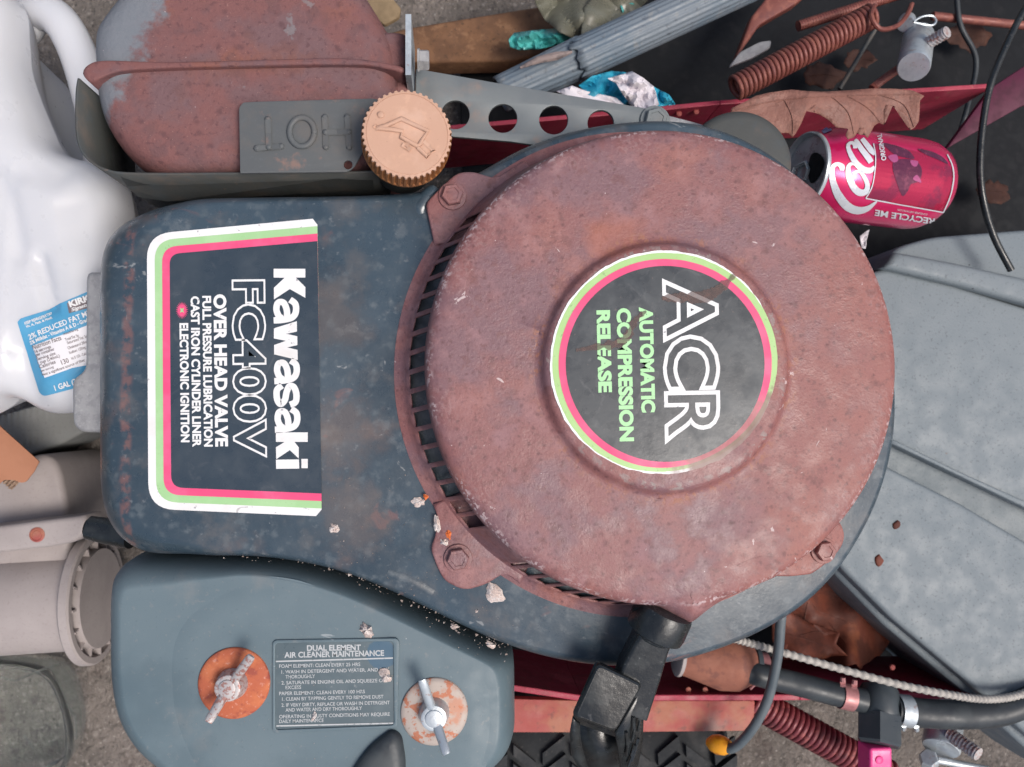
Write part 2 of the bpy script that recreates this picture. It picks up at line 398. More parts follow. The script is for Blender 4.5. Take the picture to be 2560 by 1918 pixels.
m_capside = M('brown_cap_plastic', (.36, .15, .055), [((.20, .085, .04), 'n', 60, .45, .65, .8), ((.5, .26, .11), 'n', 110, .55, .7, .5)], rough=.5, spec=.35)
m_rub = M('black_rubber', (.014, .017, .019), [((.030, .036, .038), 'n', 60, .5, .7, .7), ((.16, .17, .17), 'v', 520, .05, .2, .7, .82), ((.10, .10, .10), 'n', 260, .62, .72, .5)], rough=.30, spec=.6, bump=(300, .3, .0006))
m_black = M('matt_black', (.012, .013, .015), [((.03, .03, .032), 'n', 60, .5, .7, .5)], rough=.8, spec=.2)
m_white = M('white_print', (.72, .72, .72), [((.58, .55, .51), 'n', 26, .50, .74, .6), ((.22, .22, .24), 'n', 240, .67, .71, .8), ((.30, .28, .27), 'f', 90, .70, .72, .6), ((.66, .62, .60), 'n', 110, .62, .74, .5), ((.35, .30, .28), 'v', 330, .03, .12, .7, .9)], rough=.45, spec=.4)
m_green = M('green_print', (.33, .55, .27), [((.40, .60, .34), 'n', 60, .45, .65, .5), ((.20, .30, .14), 'n', 380, .66, .73, .6)], rough=.42, spec=.4)
m_pink = M('pink_print', (.70, .075, .19), [((.74, .14, .27), 'n', 50, .45, .65, .5), ((.45, .1, .12), 'n', 380, .68, .74, .5)], rough=.42, spec=.4)
m_ink = M('dark_decal_film', (.030, .046, .064), [((.052, .070, .088), 'n', 26, .45, .7, .6), ((.09, .10, .115), 'f', 60, .58, .72, .4), ((.3, .31, .32), 'v', 420, .03, .12, .6, .88)], rough=.34, spec=.5, bump=(300, .08, .0004))
m_ink2 = M('scuffed_decal_film', (.034, .042, .050), [((.075, .085, .092), 'f', 26, .45, .7, .7), ((.11, .115, .12), 'f', 70, .56, .7, .4), ((.16, .12, .11), 'n', 300, .66, .72, .4)], rough=.32, spec=.5, bump=(300, .1, .0004))
m_gtext = M('green_letter_print', (.38, .68, .35), [((.3, .32, .22), 'n', 170, .64, .72, .5)], rough=.45)
m_hdpe = M('milky_plastic', (.58, .59, .62), [((.52, .54, .57), 'n', 9, .4, .7, .5)], rough=.32, spec=.5, rvar=.05, sss=.25, bump=(160, .10, .0012))
m_lblue = M('blue_label', (.075, .30, .50), [((.11, .36, .57), 'n', 30, .45, .65, .6)], rough=.4)
m_lwhite = M('white_label', (.72, .71, .74), rough=.45)
m_ltext = M('dark_label_print', (.16, .13, .14), rough=.5)
m_can = M('red_can_print', (.66, .016, .125), [((.58, .012, .10), 'n', 20, .4, .6, .5)], rough=.24, metal=.4, spec=.6, coat=.4, rvar=.04)
m_cant = M('purple_can_print', (.10, .012, .045), [((.2, .04, .08), 'n', 200, .5, .65, .7), ((.45, .14, .25), 'v', 160, .1, .3, .8, .75)], rough=.28, metal=.3, coat=.4)
m_canw = M('silver_can_print', (.62, .64, .68), rough=.35, metal=.3, coat=.3)
m_alum = M('bright_aluminium', (.50, .54, .57), [((.34, .38, .41), 'n', 90, .45, .65, .6)], rough=.34, metal=.5)
m_leaf = M('dry_oak_leaf', (.235, .110, .085), [((.18, .080, .062), 'n', 40, .45, .65, .8), ((.30, .14, .088), 'n', 24, .55, .7, .7), ((.12, .06, .045), 'v', 160, .05, .25, .7, .8), ((.15, .07, .055), 'f', 70, .52, .6, .5), ((.34, .17, .12), 'n', 300, .58, .7, .4)], rough=.6, spec=.35, bump=(160, .8, .002))
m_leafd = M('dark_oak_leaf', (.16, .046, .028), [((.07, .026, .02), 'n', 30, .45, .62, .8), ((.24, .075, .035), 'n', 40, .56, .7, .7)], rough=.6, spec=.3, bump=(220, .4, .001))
m_leafs = M('shade_darkened_leaf', (.055, .026, .020), [((.085, .036, .024), 'n', 40, .5, .66, .7), ((.025, .016, .014), 'n', 60, .5, .66, .6)], rough=.75, spec=.25, bump=(220, .4, .001))  # leaf brown darkened, so the upper-right shade sits in the colour
m_red = M('worn_red_paint', (.33, .030, .060), [((.42, .075, .105), 'n', 30, .5, .7, .6), ((.22, .03, .045), 'n', 90, .5, .66, .6), ((.3, .13, .10), 'n', 160, .62, .7, .6)], rough=.5, spec=.4, bump=(420, .2, .0006))
m_redr = M('red_paint_rust_through', (.34, .085, .075), [((.36, .16, .10), 'n', 22, .45, .62, .8), ((.24, .17, .15), 'n', 16, .54, .68, .8), ((.12, .07, .06), 'n', 140, .56, .7, .5)], rough=.65, bump=(300, .3, .001))
m_spring = M('rusted_spring_wire', (.19, .060, .048), [((.29, .105, .075), 'n', 120, .48, .66, .7), ((.13, .04, .04), 'n', 80, .52, .68, .7)], rough=.5, metal=.15, spec=.5, bump=(900, .3, .0004))
m_springr = M('red_brown_spring_wire', (.19, .042, .050), [((.37, .11, .10), 'n', 120, .5, .66, .7), ((.09, .03, .035), 'n', 90, .52, .68, .6)], rough=.45, metal=.1, spec=.5, bump=(900, .3, .0004))
m_tank = M('speckled_grey_plastic', (.172, .203, .222), [((.195, .224, .240), 'n', 10, .42, .62, .6), ((.085, .10, .11), 'n', 480, .58, .68, .5), ((.03, .035, .04), 'v', 170, .04, .16, .85, .86), ((.22, .23, .23), 'n', 700, .62, .72, .4), ((.16, .10, .07), 'n', 34, .72, .76, .5)], rough=.58, spec=.4, bump=(600, .3, .0007))
m_tan = M('tan_grey_plastic', (.315, .280, .272), [((.37, .33, .32), 'n', 14, .42, .62, .8), ((.24, .205, .2), 'n', 420, .55, .7, .4)], rough=.6, spec=.35, bump=(700, .15, .0004))
m_grey = M('ribbed_grey_plastic', (.19, .195, .19), [((.24, .24, .235), 'n', 24, .45, .65, .7), ((.13, .13, .13), 'n', 420, .55, .7, .5)], rough=.7)
m_card = M('corrugated_cardboard', (.36, .165, .098), [((.41, .195, .12), 'n', 30, .42, .62, .7), ((.40, .19, .12), 'n', 160, .55, .7, .4)], rough=.8, spec=.15)
m_carde = M('cardboard_core', (.36, .25, .18), [((.2, .12, .08), 'n', 500, .5, .6, .8)], rough=.9, spec=.1)
m_ground = M('gritty_ground', (.145, .128, .115), [((.22, .19, .17), 'n', 9, .45, .65, .7), ((.06, .055, .05), 'n', 110, .50, .66, .5), ((.36, .33, .30), 'n', 260, .60, .68, .7), ((.30, .27, .245), 'v', 150, .05, .45, .65, .5), ((.05, .045, .042), 'v', 210, .05, .40, .7, .55), ((.07, .05, .045), 'n', 20, .55, .7, .6)], rough=.9, spec=.2, bump=(160, .9, .006), bump2=(420, .6, .002))
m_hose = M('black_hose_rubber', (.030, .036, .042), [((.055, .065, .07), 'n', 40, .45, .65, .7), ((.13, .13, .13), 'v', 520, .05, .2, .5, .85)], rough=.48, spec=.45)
m_cable = M('grey_cable_jacket', (.085, .105, .118), [((.12, .14, .15), 'n', 40, .45, .65, .6)], rough=.45, spec=.5)
m_cond = M('grey_ribbed_sheath', (.40, .375, .34), [((.29, .27, .25), 'n', 120, .45, .65, .6)], rough=.6)
m_pinkp = M('magenta_plastic', (.78, .06, .26), rough=.35, spec=.5)
m_bplas = M('black_plastic', (.045, .056, .064), [((.08, .09, .095), 'n', 40, .5, .7, .5)], rough=.42, spec=.5)
m_clampr = M('rusty_clamp', (.42, .19, .19), [((.3, .12, .12), 'n', 120, .5, .65, .6)], rough=.5, metal=.3)
m_yel = M('amber_plastic', (.78, .33, .02), [((.45, .13, .01), 'n', 90, .5, .65, .8)], rough=.35, spec=.5)
m_tyre = M('tyre_rubber', (.028, .031, .034), [((.06, .06, .06), 'n', 40, .5, .7, .7), ((.12, .11, .105), 'n', 300, .6, .7, .4)], rough=.75, spec=.3, bump=(300, .3, .001))
m_wood = M('weathered_board', (.185, .098, .055), [((.12, .065, .04), 'n', 34, .42, .6, .8), ((.27, .15, .085), 'n', 90, .52, .66, .6), ((.06, .04, .03), 'n', 300, .58, .68, .6)], rough=.8, spec=.2, bump=(200, .5, .0015))
m_pipe = M('blue_grey_pipe', (.125, .165, .205), [((.17, .20, .23), 'n', 20, .42, .62, .8), ((.26, .26, .25), 'n', 90, .58, .7, .5), ((.07, .08, .1), 'n', 160, .55, .7, .6)], rough=.5, spec=.4, bump=(420, .2, .0006))
m_pipein = M('torn_pipe_edge', (.24, .19, .18), [((.12, .1, .1), 'n', 120, .48, .62, .8)], rough=.75)
m_teal = M('teal_film', (.055, .33, .32), [((.10, .46, .44), 'n', 26, .45, .62, .8), ((.03, .22, .24), 'n', 60, .55, .7, .6)], rough=.35, spec=.5)
m_cyan = M('cyan_film', (.03, .34, .50), [((.06, .46, .62), 'n', 26, .45, .62, .8), ((.02, .18, .3), 'n', 60, .55, .7, .6)], rough=.3, spec=.5)
m_paper = M('white_paper', (.70, .66, .70), [((.55, .52, .56), 'n', 40, .45, .65, .6)], rough=.7, spec=.2)
m_film = M('cloudy_film', (.20, .20, .155), [((.25, .25, .20), 'n', 20, .45, .65, .7), ((.15, .14, .105), 'n', 30, .5, .68, .5)], rough=.3, spec=.5, trans=.35)
m_glass = M('cloudy_clear_plastic', (.90, .95, .94), [((.55, .57, .54), 'n', 40, .56, .68, .4)], rough=.06, spec=.5, trans=.98, ior=1.15, rvar=.03)
m_flake = M('dry_fibre_flake', (.56, .46, .42), [((.66, .62, .60), 'n', 200, .45, .6, .8), ((.3, .2, .16), 'n', 400, .58, .7, .7)], rough=.85, spec=.15, bump=(900, .8, .001))
m_flakeo = M('orange_petal', (.70, .17, .05), [((.6, .5, .45), 'n', 300, .55, .66, .6)], rough=.6)
m_plate = M('plate_film', (.080, .112, .128), [((.11, .145, .16), 'n', 40, .45, .65, .7), ((.05, .11, .17), 'r', tuple(P(953, 1640, .307))+(300, .004), .009, .0095, .8), ((.3, .32, .33), 'f', 90, .66, .74, .5)], rough=.4, spec=.45)
m_ptext = M('faded_silver_print', (.44, .46, .47), [((.12, .15, .17), 'n', 520, .56, .66, .7)], rough=.5)
m_dirt = M('rust_scuff', (.15, .105, .095), [((.22, .13, .11), 'n', 300, .45, .62, .7), ((.10, .075, .07), 'n', 420, .55, .66, .6)], rough=.8, bump=(700, .4, .0005), alpha=.58)

# ================================================================== setting
g = mk('ground', [(-6, -6, 0), (6, -6, 0), (6, 6, 0), (-6, 6, 0)], [(0, 1, 2, 3)], m_ground, smooth=False)
g['kind'] = 'structure'

# ================================================================== engine
eng = thing('engine', 'rusty vertical shaft mower engine with dark blower housing, seen from above', 'engine', P(1250, 950, 0).to_tuple())
ZH, ZB, ZT = .309, .307, .352
# --- blower housing
HO = [(240, 700), (241, 1240, 40), (262, 1320, 60), (330, 1392, 60), (520, 1392), (650, 1391), (780, 1408), (870, 1432), (960, 1468), (1060, 1516), (1160, 1566),
      (1240, 1604), (1330, 1635), (1420, 1655), (1500, 1664), (1590, 1666), (1690, 1652), (1790, 1622), (1890, 1580), (1990, 1520), (2070, 1444),
      (2135, 1345), (2175, 1265), (2206, 1170), (2222, 1090), (2225, 980), (2210, 860), (2180, 750), (2130, 640), (2060, 530), (1970, 430), (1860, 355), (1750, 315),
      (1640, 303), (1520, 312), (1410, 333), (1310, 367), (1230, 408), (1170, 452, 60), (1060, 482, 60), (880, 489), (640, 492), (480, 495, 30), (350, 522, 60), (270, 570, 60), (243, 630, 40)]
ho = rnd(HO, 30, 5)
fac = []
for x, y in ho:
    if x < 420: fac.append(1.25)
    elif y > 1380 and x < 1240: fac.append(.42)
    elif y < 520 and x < 1100: fac.append(.55)
    else: fac.append(.5)
fac = [sum(fac[(i+k) % len(fac)] for k in range(-3, 4))/7 for i in range(len(fac))]
pr = [(-.002, .235), (0, .270), (0.0008, .284), (.003, .2935), (.0065, .3010), (.0105, .3058), (.0145, .3082), (.018, .309)]
q = [P(x, y, .290).xy for x, y in ho]
housing = slab('blower_housing', ho, .290, pr, m_hous, eng, fac=fac, sharp=60, label='dark blue-black sheet metal housing with rust spots')
# pressed ridge lines on the housing top
def ridge(pts, z, r):
    pth = [P(x, y, z) for x, y in [tuple(p) for p in cat(pts, 6, False)]]
    n = len(pth); rad = [r*math.sin(math.pi*min(1, max(.04, (i+.5)/n)))**.35 for i in range(n)]
    return tube('pressed_ridge', pth, rad, m_hous, eng, seg=10)
ridge([(835, 1345), (930, 1408), (1030, 1448), (1120, 1500), (1210, 1560)], .3024, .0072)
ridge([(1066, 560), (1052, 530), (1062, 505), (1090, 470)], .3038, .0062)
# round boss of the housing on the far side
slab('housing_boss', circ(1838, 418, 132, 40), .28, edge(.290, .22, .006), m_dkmet, eng, sharp=50)
# --- recoil starter cover
CB, CT = Vector((.1127, .0240)), Vector((.1199, .0261))
def cc(z): return CB.lerp(CT, (z-.307)/.045)
NS = 312
def cring(r, z, n=NS):
    c = cc(z); return [Vector((c.x+r*math.cos(2*math.pi*i/n), c.y+r*math.sin(2*math.pi*i/n), z)) for i in range(n)]
prof = [(.1474, .3065), (.1474, .3095), (.1437, .3106), (.1408, .3122), (.1396, .3168), (.1337, .3435), (.1333, .3465), (.1322, .3492), (.1302, .3508), (.1270, .3517), (.120, .3520), (.105, .3523), (.090, .3524), (.0745, .3524)]
rings = [cring(r, z) for r, z in prof]
v = [p for r in rings for p in r]; f = []
def slot(i):                  # pitch of 4 columns = 4.6 deg
    a = (i*360/NS) % 360
    k = i % 4
    if k in (0,): return False
    return (138 < a < 222.5) or (233.5 < a < 262)
for a in range(len(rings)-1):
    for i in range(NS):
        if a == 4 and slot(i): continue
        j = (i+1) % NS; f.append((a*NS+i, a*NS+j, (a+1)*NS+j, (a+1)*NS+i))
# raised round boss in the middle
bc = P(1668, 918, .3565)
brg = []
for r, z in [(.0726, .35245), (.0710, .3527), (.0696, .3538), (.0682, .3562), (.0670, .3578), (.0654, .3585), (.062, .3587)]:
    brg.append([Vector((bc.x+r*math.cos(2*math.pi*i/NS), bc.y+r*math.sin(2*math.pi*i/NS), z)) for i in range(NS)])
base_i = (len(rings)-1)*NS
n0 = len(v); v += [p for r in brg for p in r]
for i in range(NS):
    j = (i+1) % NS; f.append((base_i+i, base_i+j, n0+j, n0+i))
for a in range(len(brg)-1):
    for i in range(NS):
        j = (i+1) % NS; f.append((n0+a*NS+i, n0+a*NS+j, n0+(a+1)*NS+j, n0+(a+1)*NS+i))
f.append(tuple(n0+(len(brg)-1)*NS+i for i in range(NS)))
cover = mk('recoil_cover', v, f, m_rust, eng, sharp=50, solid=.0012, label='round rust-brown recoil starter cover with slotted rim')
# dark rotating screen inside the slots
scr = [cring(.127, z) for z in (.3095, .345)]
mk('cooling_fan', *loft(scr, cap1=False), m_bplas, eng)
# mounting tabs of the cover with their bolts
def hexbolt(px, py, z, r, mat, parent, fl=1.28, hh=.0055, rot=.3):
    c = P(px, py, z); u = Vector((0, 0, 1)); mb = MB()
    mb.add(*revm(c, u, [(r*fl, 0), (r*fl, .0010), (r*fl*.97, .0014), (r*1.02, .0016)], 32))
    hx = [[c+Vector((r*k*math.cos(rot+i*math.pi/3), r*k*math.sin(rot+i*math.pi/3), h)) for i in range(6)] for k, h in ((1, .0014), (1, hh-.0008), (.90, hh), (.62, hh), (.58, hh-.0005))]
    mb.add(*loft(hx)); return mb.build('bolt', mat, parent, sharp=25)
tabs = [[(1086, 612), (1070, 540), (1064, 508, 10), (1100, 470), (1142, 432, 14), (1180, 428, 14), (1240, 446), (1310, 400), (1360, 440), (1200, 600)],
        [(1082, 1262), (1094, 1290), (1088, 1340), (1076, 1372, 12), (1092, 1416), (1110, 1452, 16), (1160, 1478, 24), (1215, 1462, 20), (1262, 1432), (1300, 1460), (1330, 1400), (1180, 1220)],
        [(2060, 1300), (2102, 1306, 8), (2114, 1338, 16), (2106, 1368, 20), (2076, 1402, 20), (2030, 1436), (1975, 1442), (1900, 1440), (1960, 1330)]]
for i, (t, bp) in enumerate(zip(tabs, ((1131, 491, .0066), (1145, 1396, .0066), (2057, 1376, .0062)))):
    tb = slab('mounting_tab', rnd(t, 3), .3125, edge(.3128, .3085, .0012, 3), m_rust, eng, sharp=40)
    hexbolt(bp[0], bp[1], .3127, bp[2], m_rust, eng, rot=.2+i)
# rope outlet spout
sp = [(1500, 1400), (1520, 1470), (1570, 1504), (1640, 1520), (1690, 1552), (1722, 1566), (1752, 1540), (1800, 1506), (1880, 1470), (1960, 1425), (1900, 1330), (1650, 1300)]
slab('rope_outlet', [tuple(p) for p in cat(sp, 5)], .338, [(0, .312), (0, .330), (.001, .338), (.003, .3445), (.007, .3490), (.013, .3515), (.020, .3522)], m_rust, eng, sharp=60)
# --- starter grip (black rubber)
ax0, ax1 = P(1660, 1528, .336), P(1584, 1690, .328)
d = (ax1-ax0).normalized()
mbg = MB()
mbg.add(*revm(ax0-d*.003, d, [(.0130, 0), (.0160, .001), (.0168, .003), (.0170, .013), (.0164, .0165), (.0138, .0180), (.0118, .0182), (.0114, .0195), (.0100, .0205)], 44))
u = d.cross(Vector((0, 0, 1))).normalized(); n = u.cross(d).normalized()
def rrect(c, hu, hn, r, k=5):
    out = []
    for sx, sy, a0 in ((1, 1, 0), (-1, 1, 90), (-1, -1, 180), (1, -1, 270)):
        for i in range(k+1):
            a = R(a0+90*i/k); out.append(c+u*(sx*(hu-r)+r*math.cos(a))+n*(sy*(hn-r)+r*math.sin(a)))
    return out
mbg.add(*loft([rrect(ax0+d*h+u*sx_, hu, hn, r) for h, hu, hn, r, sx_ in ((.010, .0098, .0090, .004, 0), (.020, .0104, .0078, .0028, 0), (.036, .0120, .0072, .0025, -.001), (.062, .0125, .0066, .0025, -.004))], cap0=True))
grip = mbg.build('starter_grip', m_rub, eng, sharp=35, label='black rubber pull handle of the recoil starter')
# wide T block with its flared hollow end
blk = [P(1494, 1656, .338), P(1610, 1712, .338), P(1540, 1834, .336), P(1432, 1794, .336)]
low = [P(1494, 1652, .314), P(1614, 1716, .310), P(1548, 1846, .312), P(1430, 1804, .314)]
cb = sum(blk, Vector())/4
def quad_round(qv, r, nn=4):
    out = []
    for i in range(4):
        a, b, c = qv[i-1], qv[i], qv[(i+1) % 4]; p, q2 = b+(a-b).normalized()*r, b+(c-b).normalized()*r
        for k in range(nn+1):
            t = k/nn; out.append(p*(1-t)**2+b*2*t*(1-t)+q2*t*t)
    return out
def blkring(k, dz): return [cb+(p-cb)*k+Vector((0, 0, dz)) for p in blk]
mk('grip_block', *loft([quad_round(low, .003)]+[quad_round(blkring(k, dz), r_) for k, dz, r_ in ((1.0, -.0045, .003), (.985, -.002, .003), (.95, -.0007, .0032), (.89, 0, .003))], cap0=True), m_rub, grip, sharp=30)
def flap(rows, nm='grip_flap'):
    nr_ = len(rows[0]); vv_ = [P(*p) for r_ in rows for p in r_]
    return mk(nm, vv_, [(a*nr_+i, a*nr_+i+1, (a+1)*nr_+i+1, (a+1)*nr_+i) for a in range(len(rows)-1) for i in range(nr_-1)], m_rub, grip, sharp=50, solid=.0018)
flap([[(1609, 1716, .332), (1590, 1752, .334), (1562, 1800, .334), (1541, 1836, .332)], [(1611, 1760, .320), (1598, 1800, .320), (1570, 1846, .319), (1546, 1868, .318)], [(1608, 1826, .308), (1598, 1858, .306), (1578, 1900, .305), (1552, 1916, .304)], [(1606, 1868, .300), (1594, 1916, .298), (1574, 1960, .296), (1556, 1980, .295)]])
flap([[(1431, 1796, .331), (1440, 1808, .329), (1450, 1814, .327)], [(1424, 1836, .316), (1438, 1846, .312), (1452, 1856, .308)], [(1430, 1890, .303), (1450, 1900, .298), (1468, 1910, .294)], [(1458, 1940, .292), (1474, 1950, .288), (1486, 1960, .284)]])
flap([[(1446, 1812, .300), (1540, 1842, .300)], [(1470, 1950, .268), (1556, 1960, .268)]], 'grip_hollow')
# raised moulded marks on the flared side
for k, (pa, pb, pc) in enumerate((((1598, 1770, .331), (1600, 1800, .325), (1594, 1826, .319)), ((1584, 1792, .331), (1586, 1822, .325), (1580, 1850, .318)), ((1566, 1830, .327), (1570, 1862, .318), (1566, 1890, .312)), ((1596, 1846, .314), (1588, 1876, .311), (1580, 1902, .308)), ((1588, 1862, .314), (1580, 1890, .310), (1570, 1916, .306)))):
    tube('moulded_mark', [P(*pa), P(*pb), P(*pc)], .0009, m_rub, grip, seg=6)
# --- muffler
mzt = .298
m_mo = [(254, 104, 14), (340, -8, 16), (430, -100, 30), (850, -100, 30), (908, -14, 50), (962, 72, 60), (1008, 150, 50), (1010, 370, 90), (950, 458, 90), (420, 468, 110), (320, 402, 120), (263, 300, 100), (254, 180, 60)]
slab('muffler', rnd(m_mo, 20, 8), .270, [(0, .200), (0, .258), (.0006, .272), (.0022, .2825), (.0052, .2900), (.0095, .2945), (.0150, .2962), (.0190, .2966)], m_rustd, eng, sharp=60, label='rusty two-shell muffler with traces of grey paint')
slab('outlet_flange', rnd([(955, 80, 8), (1014, 84, 8), (1019, 162, 6), (1012, 176), (960, 170)], 3), .288, edge(.290, .21, .003, 3), m_rustd, eng, sharp=50)
slab('outlet_flange', rnd([(960, 196, 8), (1016, 198, 6), (1024, 240), (970, 250)], 3), .282, edge(.284, .21, .003, 3), m_rustd, eng, sharp=50)
sp_ = [(207, 184), (220, 163), (262, 152), (420, 156), (640, 151), (820, 146), (900, 149), (975, 160), (1010, 170), (1006, 182), (960, 172), (880, 163), (640, 166), (420, 172), (300, 180), (252, 198), (226, 206)]
slab('muffler_seam', [tuple(p) for p in cat(sp_, 4)], .300, edge(.3012, .23, .0014, 4), m_rustm, eng, sharp=50)
# outlet flange plate and its bolt
mk('flange_plate', *boxm((P(1026, 155, .30)+P(1026, 155, .26))/2, (P(1033, 155, .29)-P(1019, 155, .29))/2, (P(1026, 88, .29)-P(1026, 236, .29))/2, Vector((0, 0, .024))), m_zinc, eng, smooth=False)
fb = P(1044, 150, .292)
mbb = MB(); mbb.add(*revm(fb, (1, 0, 0), [(.0075, 0), (.0075, .0012), (.006, .0016)], 6)); mbb.add(*revm(fb+Vector((.001, 0, 0)), (1, 0, 0), [(.0065, 0), (.0065, .0052), (.0058, .0062)], 6))
mbb.build('bolt', m_alu, eng, sharp=20)
# --- heat shield tray round the muffler
hs = [(197, 196), (192, 230), (191, 300), (194, 345), (206, 380), (232, 408), (266, 425), (310, 433), (420, 435), (560, 434), (760, 433), (930, 429), (960, 424)]
hp = [P(x, y, .296) for x, y in [tuple(p) for p in cat(hs, 5, False)]]
hb = [Vector((p.x, p.y, .210)) for p in hp]
hv = hp+hb; nn = len(hp)
mk('heat_shield', hv, [(i, i+1, nn+i+1, nn+i) for i in range(nn-1)], m_dkmet, eng, solid=.0014, off=0, label='dark sheet metal heat shield around the muffler')
# outer wing of the shield sloping down towards the jug
sl = [P(300, 434, .292), P(930, 430, .292), P(935, 470, .262), P(420, 500, .255), P(345, 488, .258), P(318, 462, .272)]
mk('shield_skirt', sl, [tuple(range(6))], m_dkmet, eng, smooth=False, solid=.0012)
# --- plate stamped with the warning HOT (upside down in view)
hl = rnd([(597, 268, 8), (608, 256, 4), (640, 254), (930, 246), (985, 255), (985, 300), (918, 362, 20), (884, 420, 12), (868, 430, 8), (600, 433, 4)], 2)
hot = plate('warning_plate', [hl, circ(870, 412, 11, 20)], .304, .0010, m_hot, eng, bev=.0004, label='grey stamped plate reading HOT upside down')
def bar(a, b, wpx, z, t, extra=()):
    pa, pb = P(a[0], a[1], z), P(b[0], b[1], z); return pa, pb
def strokes(name, segs, z, r, mat, parent, sq=.8):
    mb = MB()
    for s in segs:
        pth = [P(x, y, z) for x, y in s]
        vv, ff = tubem(pth, r, 10)
        vv = [Vector((p.x, p.y, z+(p.z-z)*sq)) for p in vv]
        mb.add(vv, ff)
        for e in (pth[0], pth[-1]):
            vv, ff = revm(e-Vector((0, 0, r*.5*sq)), (0, 0, 1), [(r, 0), (r, r*.8*sq), (r*.6, r*1.35*sq), (0, r*1.48*sq)], 12); mb.add(vv, ff)
    return mb.build(name, mat, parent, sharp=60)
zL = .3046; rs = S(7.6, zL)
strokes('stamped_letter', [[(868, 292), (873, 368)], [(812, 293), (815, 368)], [(871, 330), (814, 331)]], zL, rs, m_hot, hot)
strokes('stamped_letter', [[tuple(p) for p in cat(circ(755, 330, 31, 10, 36), 4)]+[(786, 330)]], zL, rs, m_hot, hot)
strokes('stamped_letter', [[(670, 298), (672, 368)], [(642, 371), (703, 366)]], zL, rs, m_hot, hot)
# --- oil filler cap
cz = .3345
c0 = P(1018, 335, cz); axc = Vector((.10, -.02, 1)).normalized()
rc = S(108, cz); nr = 44
def caprg(r, h, rib):
    uu, vv = frame(axc); out = []
    for i in range(nr*6):
        a = 2*math.pi*i/(nr*6); k = i % 6; rr = r+(rib if k in (0, 1, 2) else 0)
        out.append(c0+axc*h+(uu*math.cos(a)+vv*math.sin(a))*rr)
    return out
ocap = mk('oil_cap', *loft([caprg(rc*1.0, -.0016, .0012), caprg(rc*.995, -.0004, .0009), caprg(rc*.97, 0, 0), caprg(rc*.95, 0, 0), caprg(rc*.945, -.0003, 0), caprg(rc*.93, 0, 0)]), m_cap, eng, sharp=35, label='tan plastic oil filler cap embossed with an oil can')
mk('cap_rim', *loft([caprg(rc*1.06, -.0175, 0), caprg(rc*1.06, -.0155, 0), caprg(rc*1.015, -.0145, .0012), caprg(rc*1.0, -.0018, .0012)]), m_capside, ocap, sharp=30)
def T2(zx, zy): return (640+zx/3.4516, zy/3.4516)
def onc(x, y, h=.0004):       # pixel -> point on the tilted cap face
    dd = ray(x, y); o = Vector((0, 0, H)); t = (c0+axc*h-o).dot(axc)/dd.dot(axc); return o+dd*t
emb = MB()
for s in ([(1022, 1085), (1040, 1108), (1115, 1088), (1255, 1025), (1482, 1132), (1412, 1248), (1392, 1262), (1248, 1182), (1262, 1135), (1180, 1118), (1045, 1104)],
          [(1448, 1218), (1530, 1300), (1476, 1352), (1396, 1274)], [(1318, 1222), (1290, 1268)], [(1262, 1248), (1334, 1296)]):
    pth = [onc(*T2(*p)) for p in s]; vv, ff = tubem(pth, .0014, 8)
    vv = [p-axc*((p-c0).dot(axc)-.0004)*.25 for p in vv]; emb.add(vv, ff)
vv, ff = revm(onc(*T2(1076, 992), h=0), axc, [(.0021, 0), (.0020, .0006), (.0012, .0010)], 16); emb.add(vv, ff)
emb.build('oil_can_emblem', m_cap, ocap, sharp=60)
rev('filler_neck', c0-axc*.06, axc, [(.019, 0), (.019, .044)], m_dkmet, eng)
# --- perforated bracket
bl = rnd([(1040, 172), (1076, 178), (1280, 214), (1616, 271), (1660, 282, 10), (1668, 312, 14), (1640, 345), (1400, 372), (1277, 354), (1140, 342), (1040, 330)], 4)
plate('bracket_plate', [bl]+[circ(x, y, r, 36) for x, y, r in ((1138, 287, 36), (1257, 296, 36), (1384, 300, 36), (1502, 308, 33))], .272, .0022, m_brkt, eng, bev=.0003, label='dull zinc strip with four round holes')
hexbolt(1637, 303, .2722, .0078, m_brkt, eng, fl=1.3)
slab('link_plate', rnd([(1660, 285), (1740, 306), (1820, 330), (1820, 380), (1640, 360)], 4), .268, edge(.268, .262, .001, 2), m_alu, eng)
# --- cylinder head casting at the side and the plug boot
slab('cylinder_head', rnd([(226, 684, 12), (300, 684), (300, 1082), (214, 1080, 12), (193, 1064, 12), (191, 950, 10), (224, 926, 6)], 2), .245, edge(.252, .15, .003, 3), m_alu, eng)
tube('plug_boot', [P(216, 1318, .232), P(222, 1319, .232), P(260, 1326, .232), P(330, 1340, .236)], [S(20, .23), S(28, .23), S(31, .23), S(31, .23)], m_rub, eng, seg=20)
# engine block below the housing (dark, mostly hidden)
slab('crankcase', rnd([(330, 560), (1200, 520), (1700, 420), (2050, 700), (2080, 1200), (1700, 1540), (1000, 1420), (380, 1330)], 60), .25, [(0, .02), (0, .24), (.004, .244)], m_dkmet, eng)
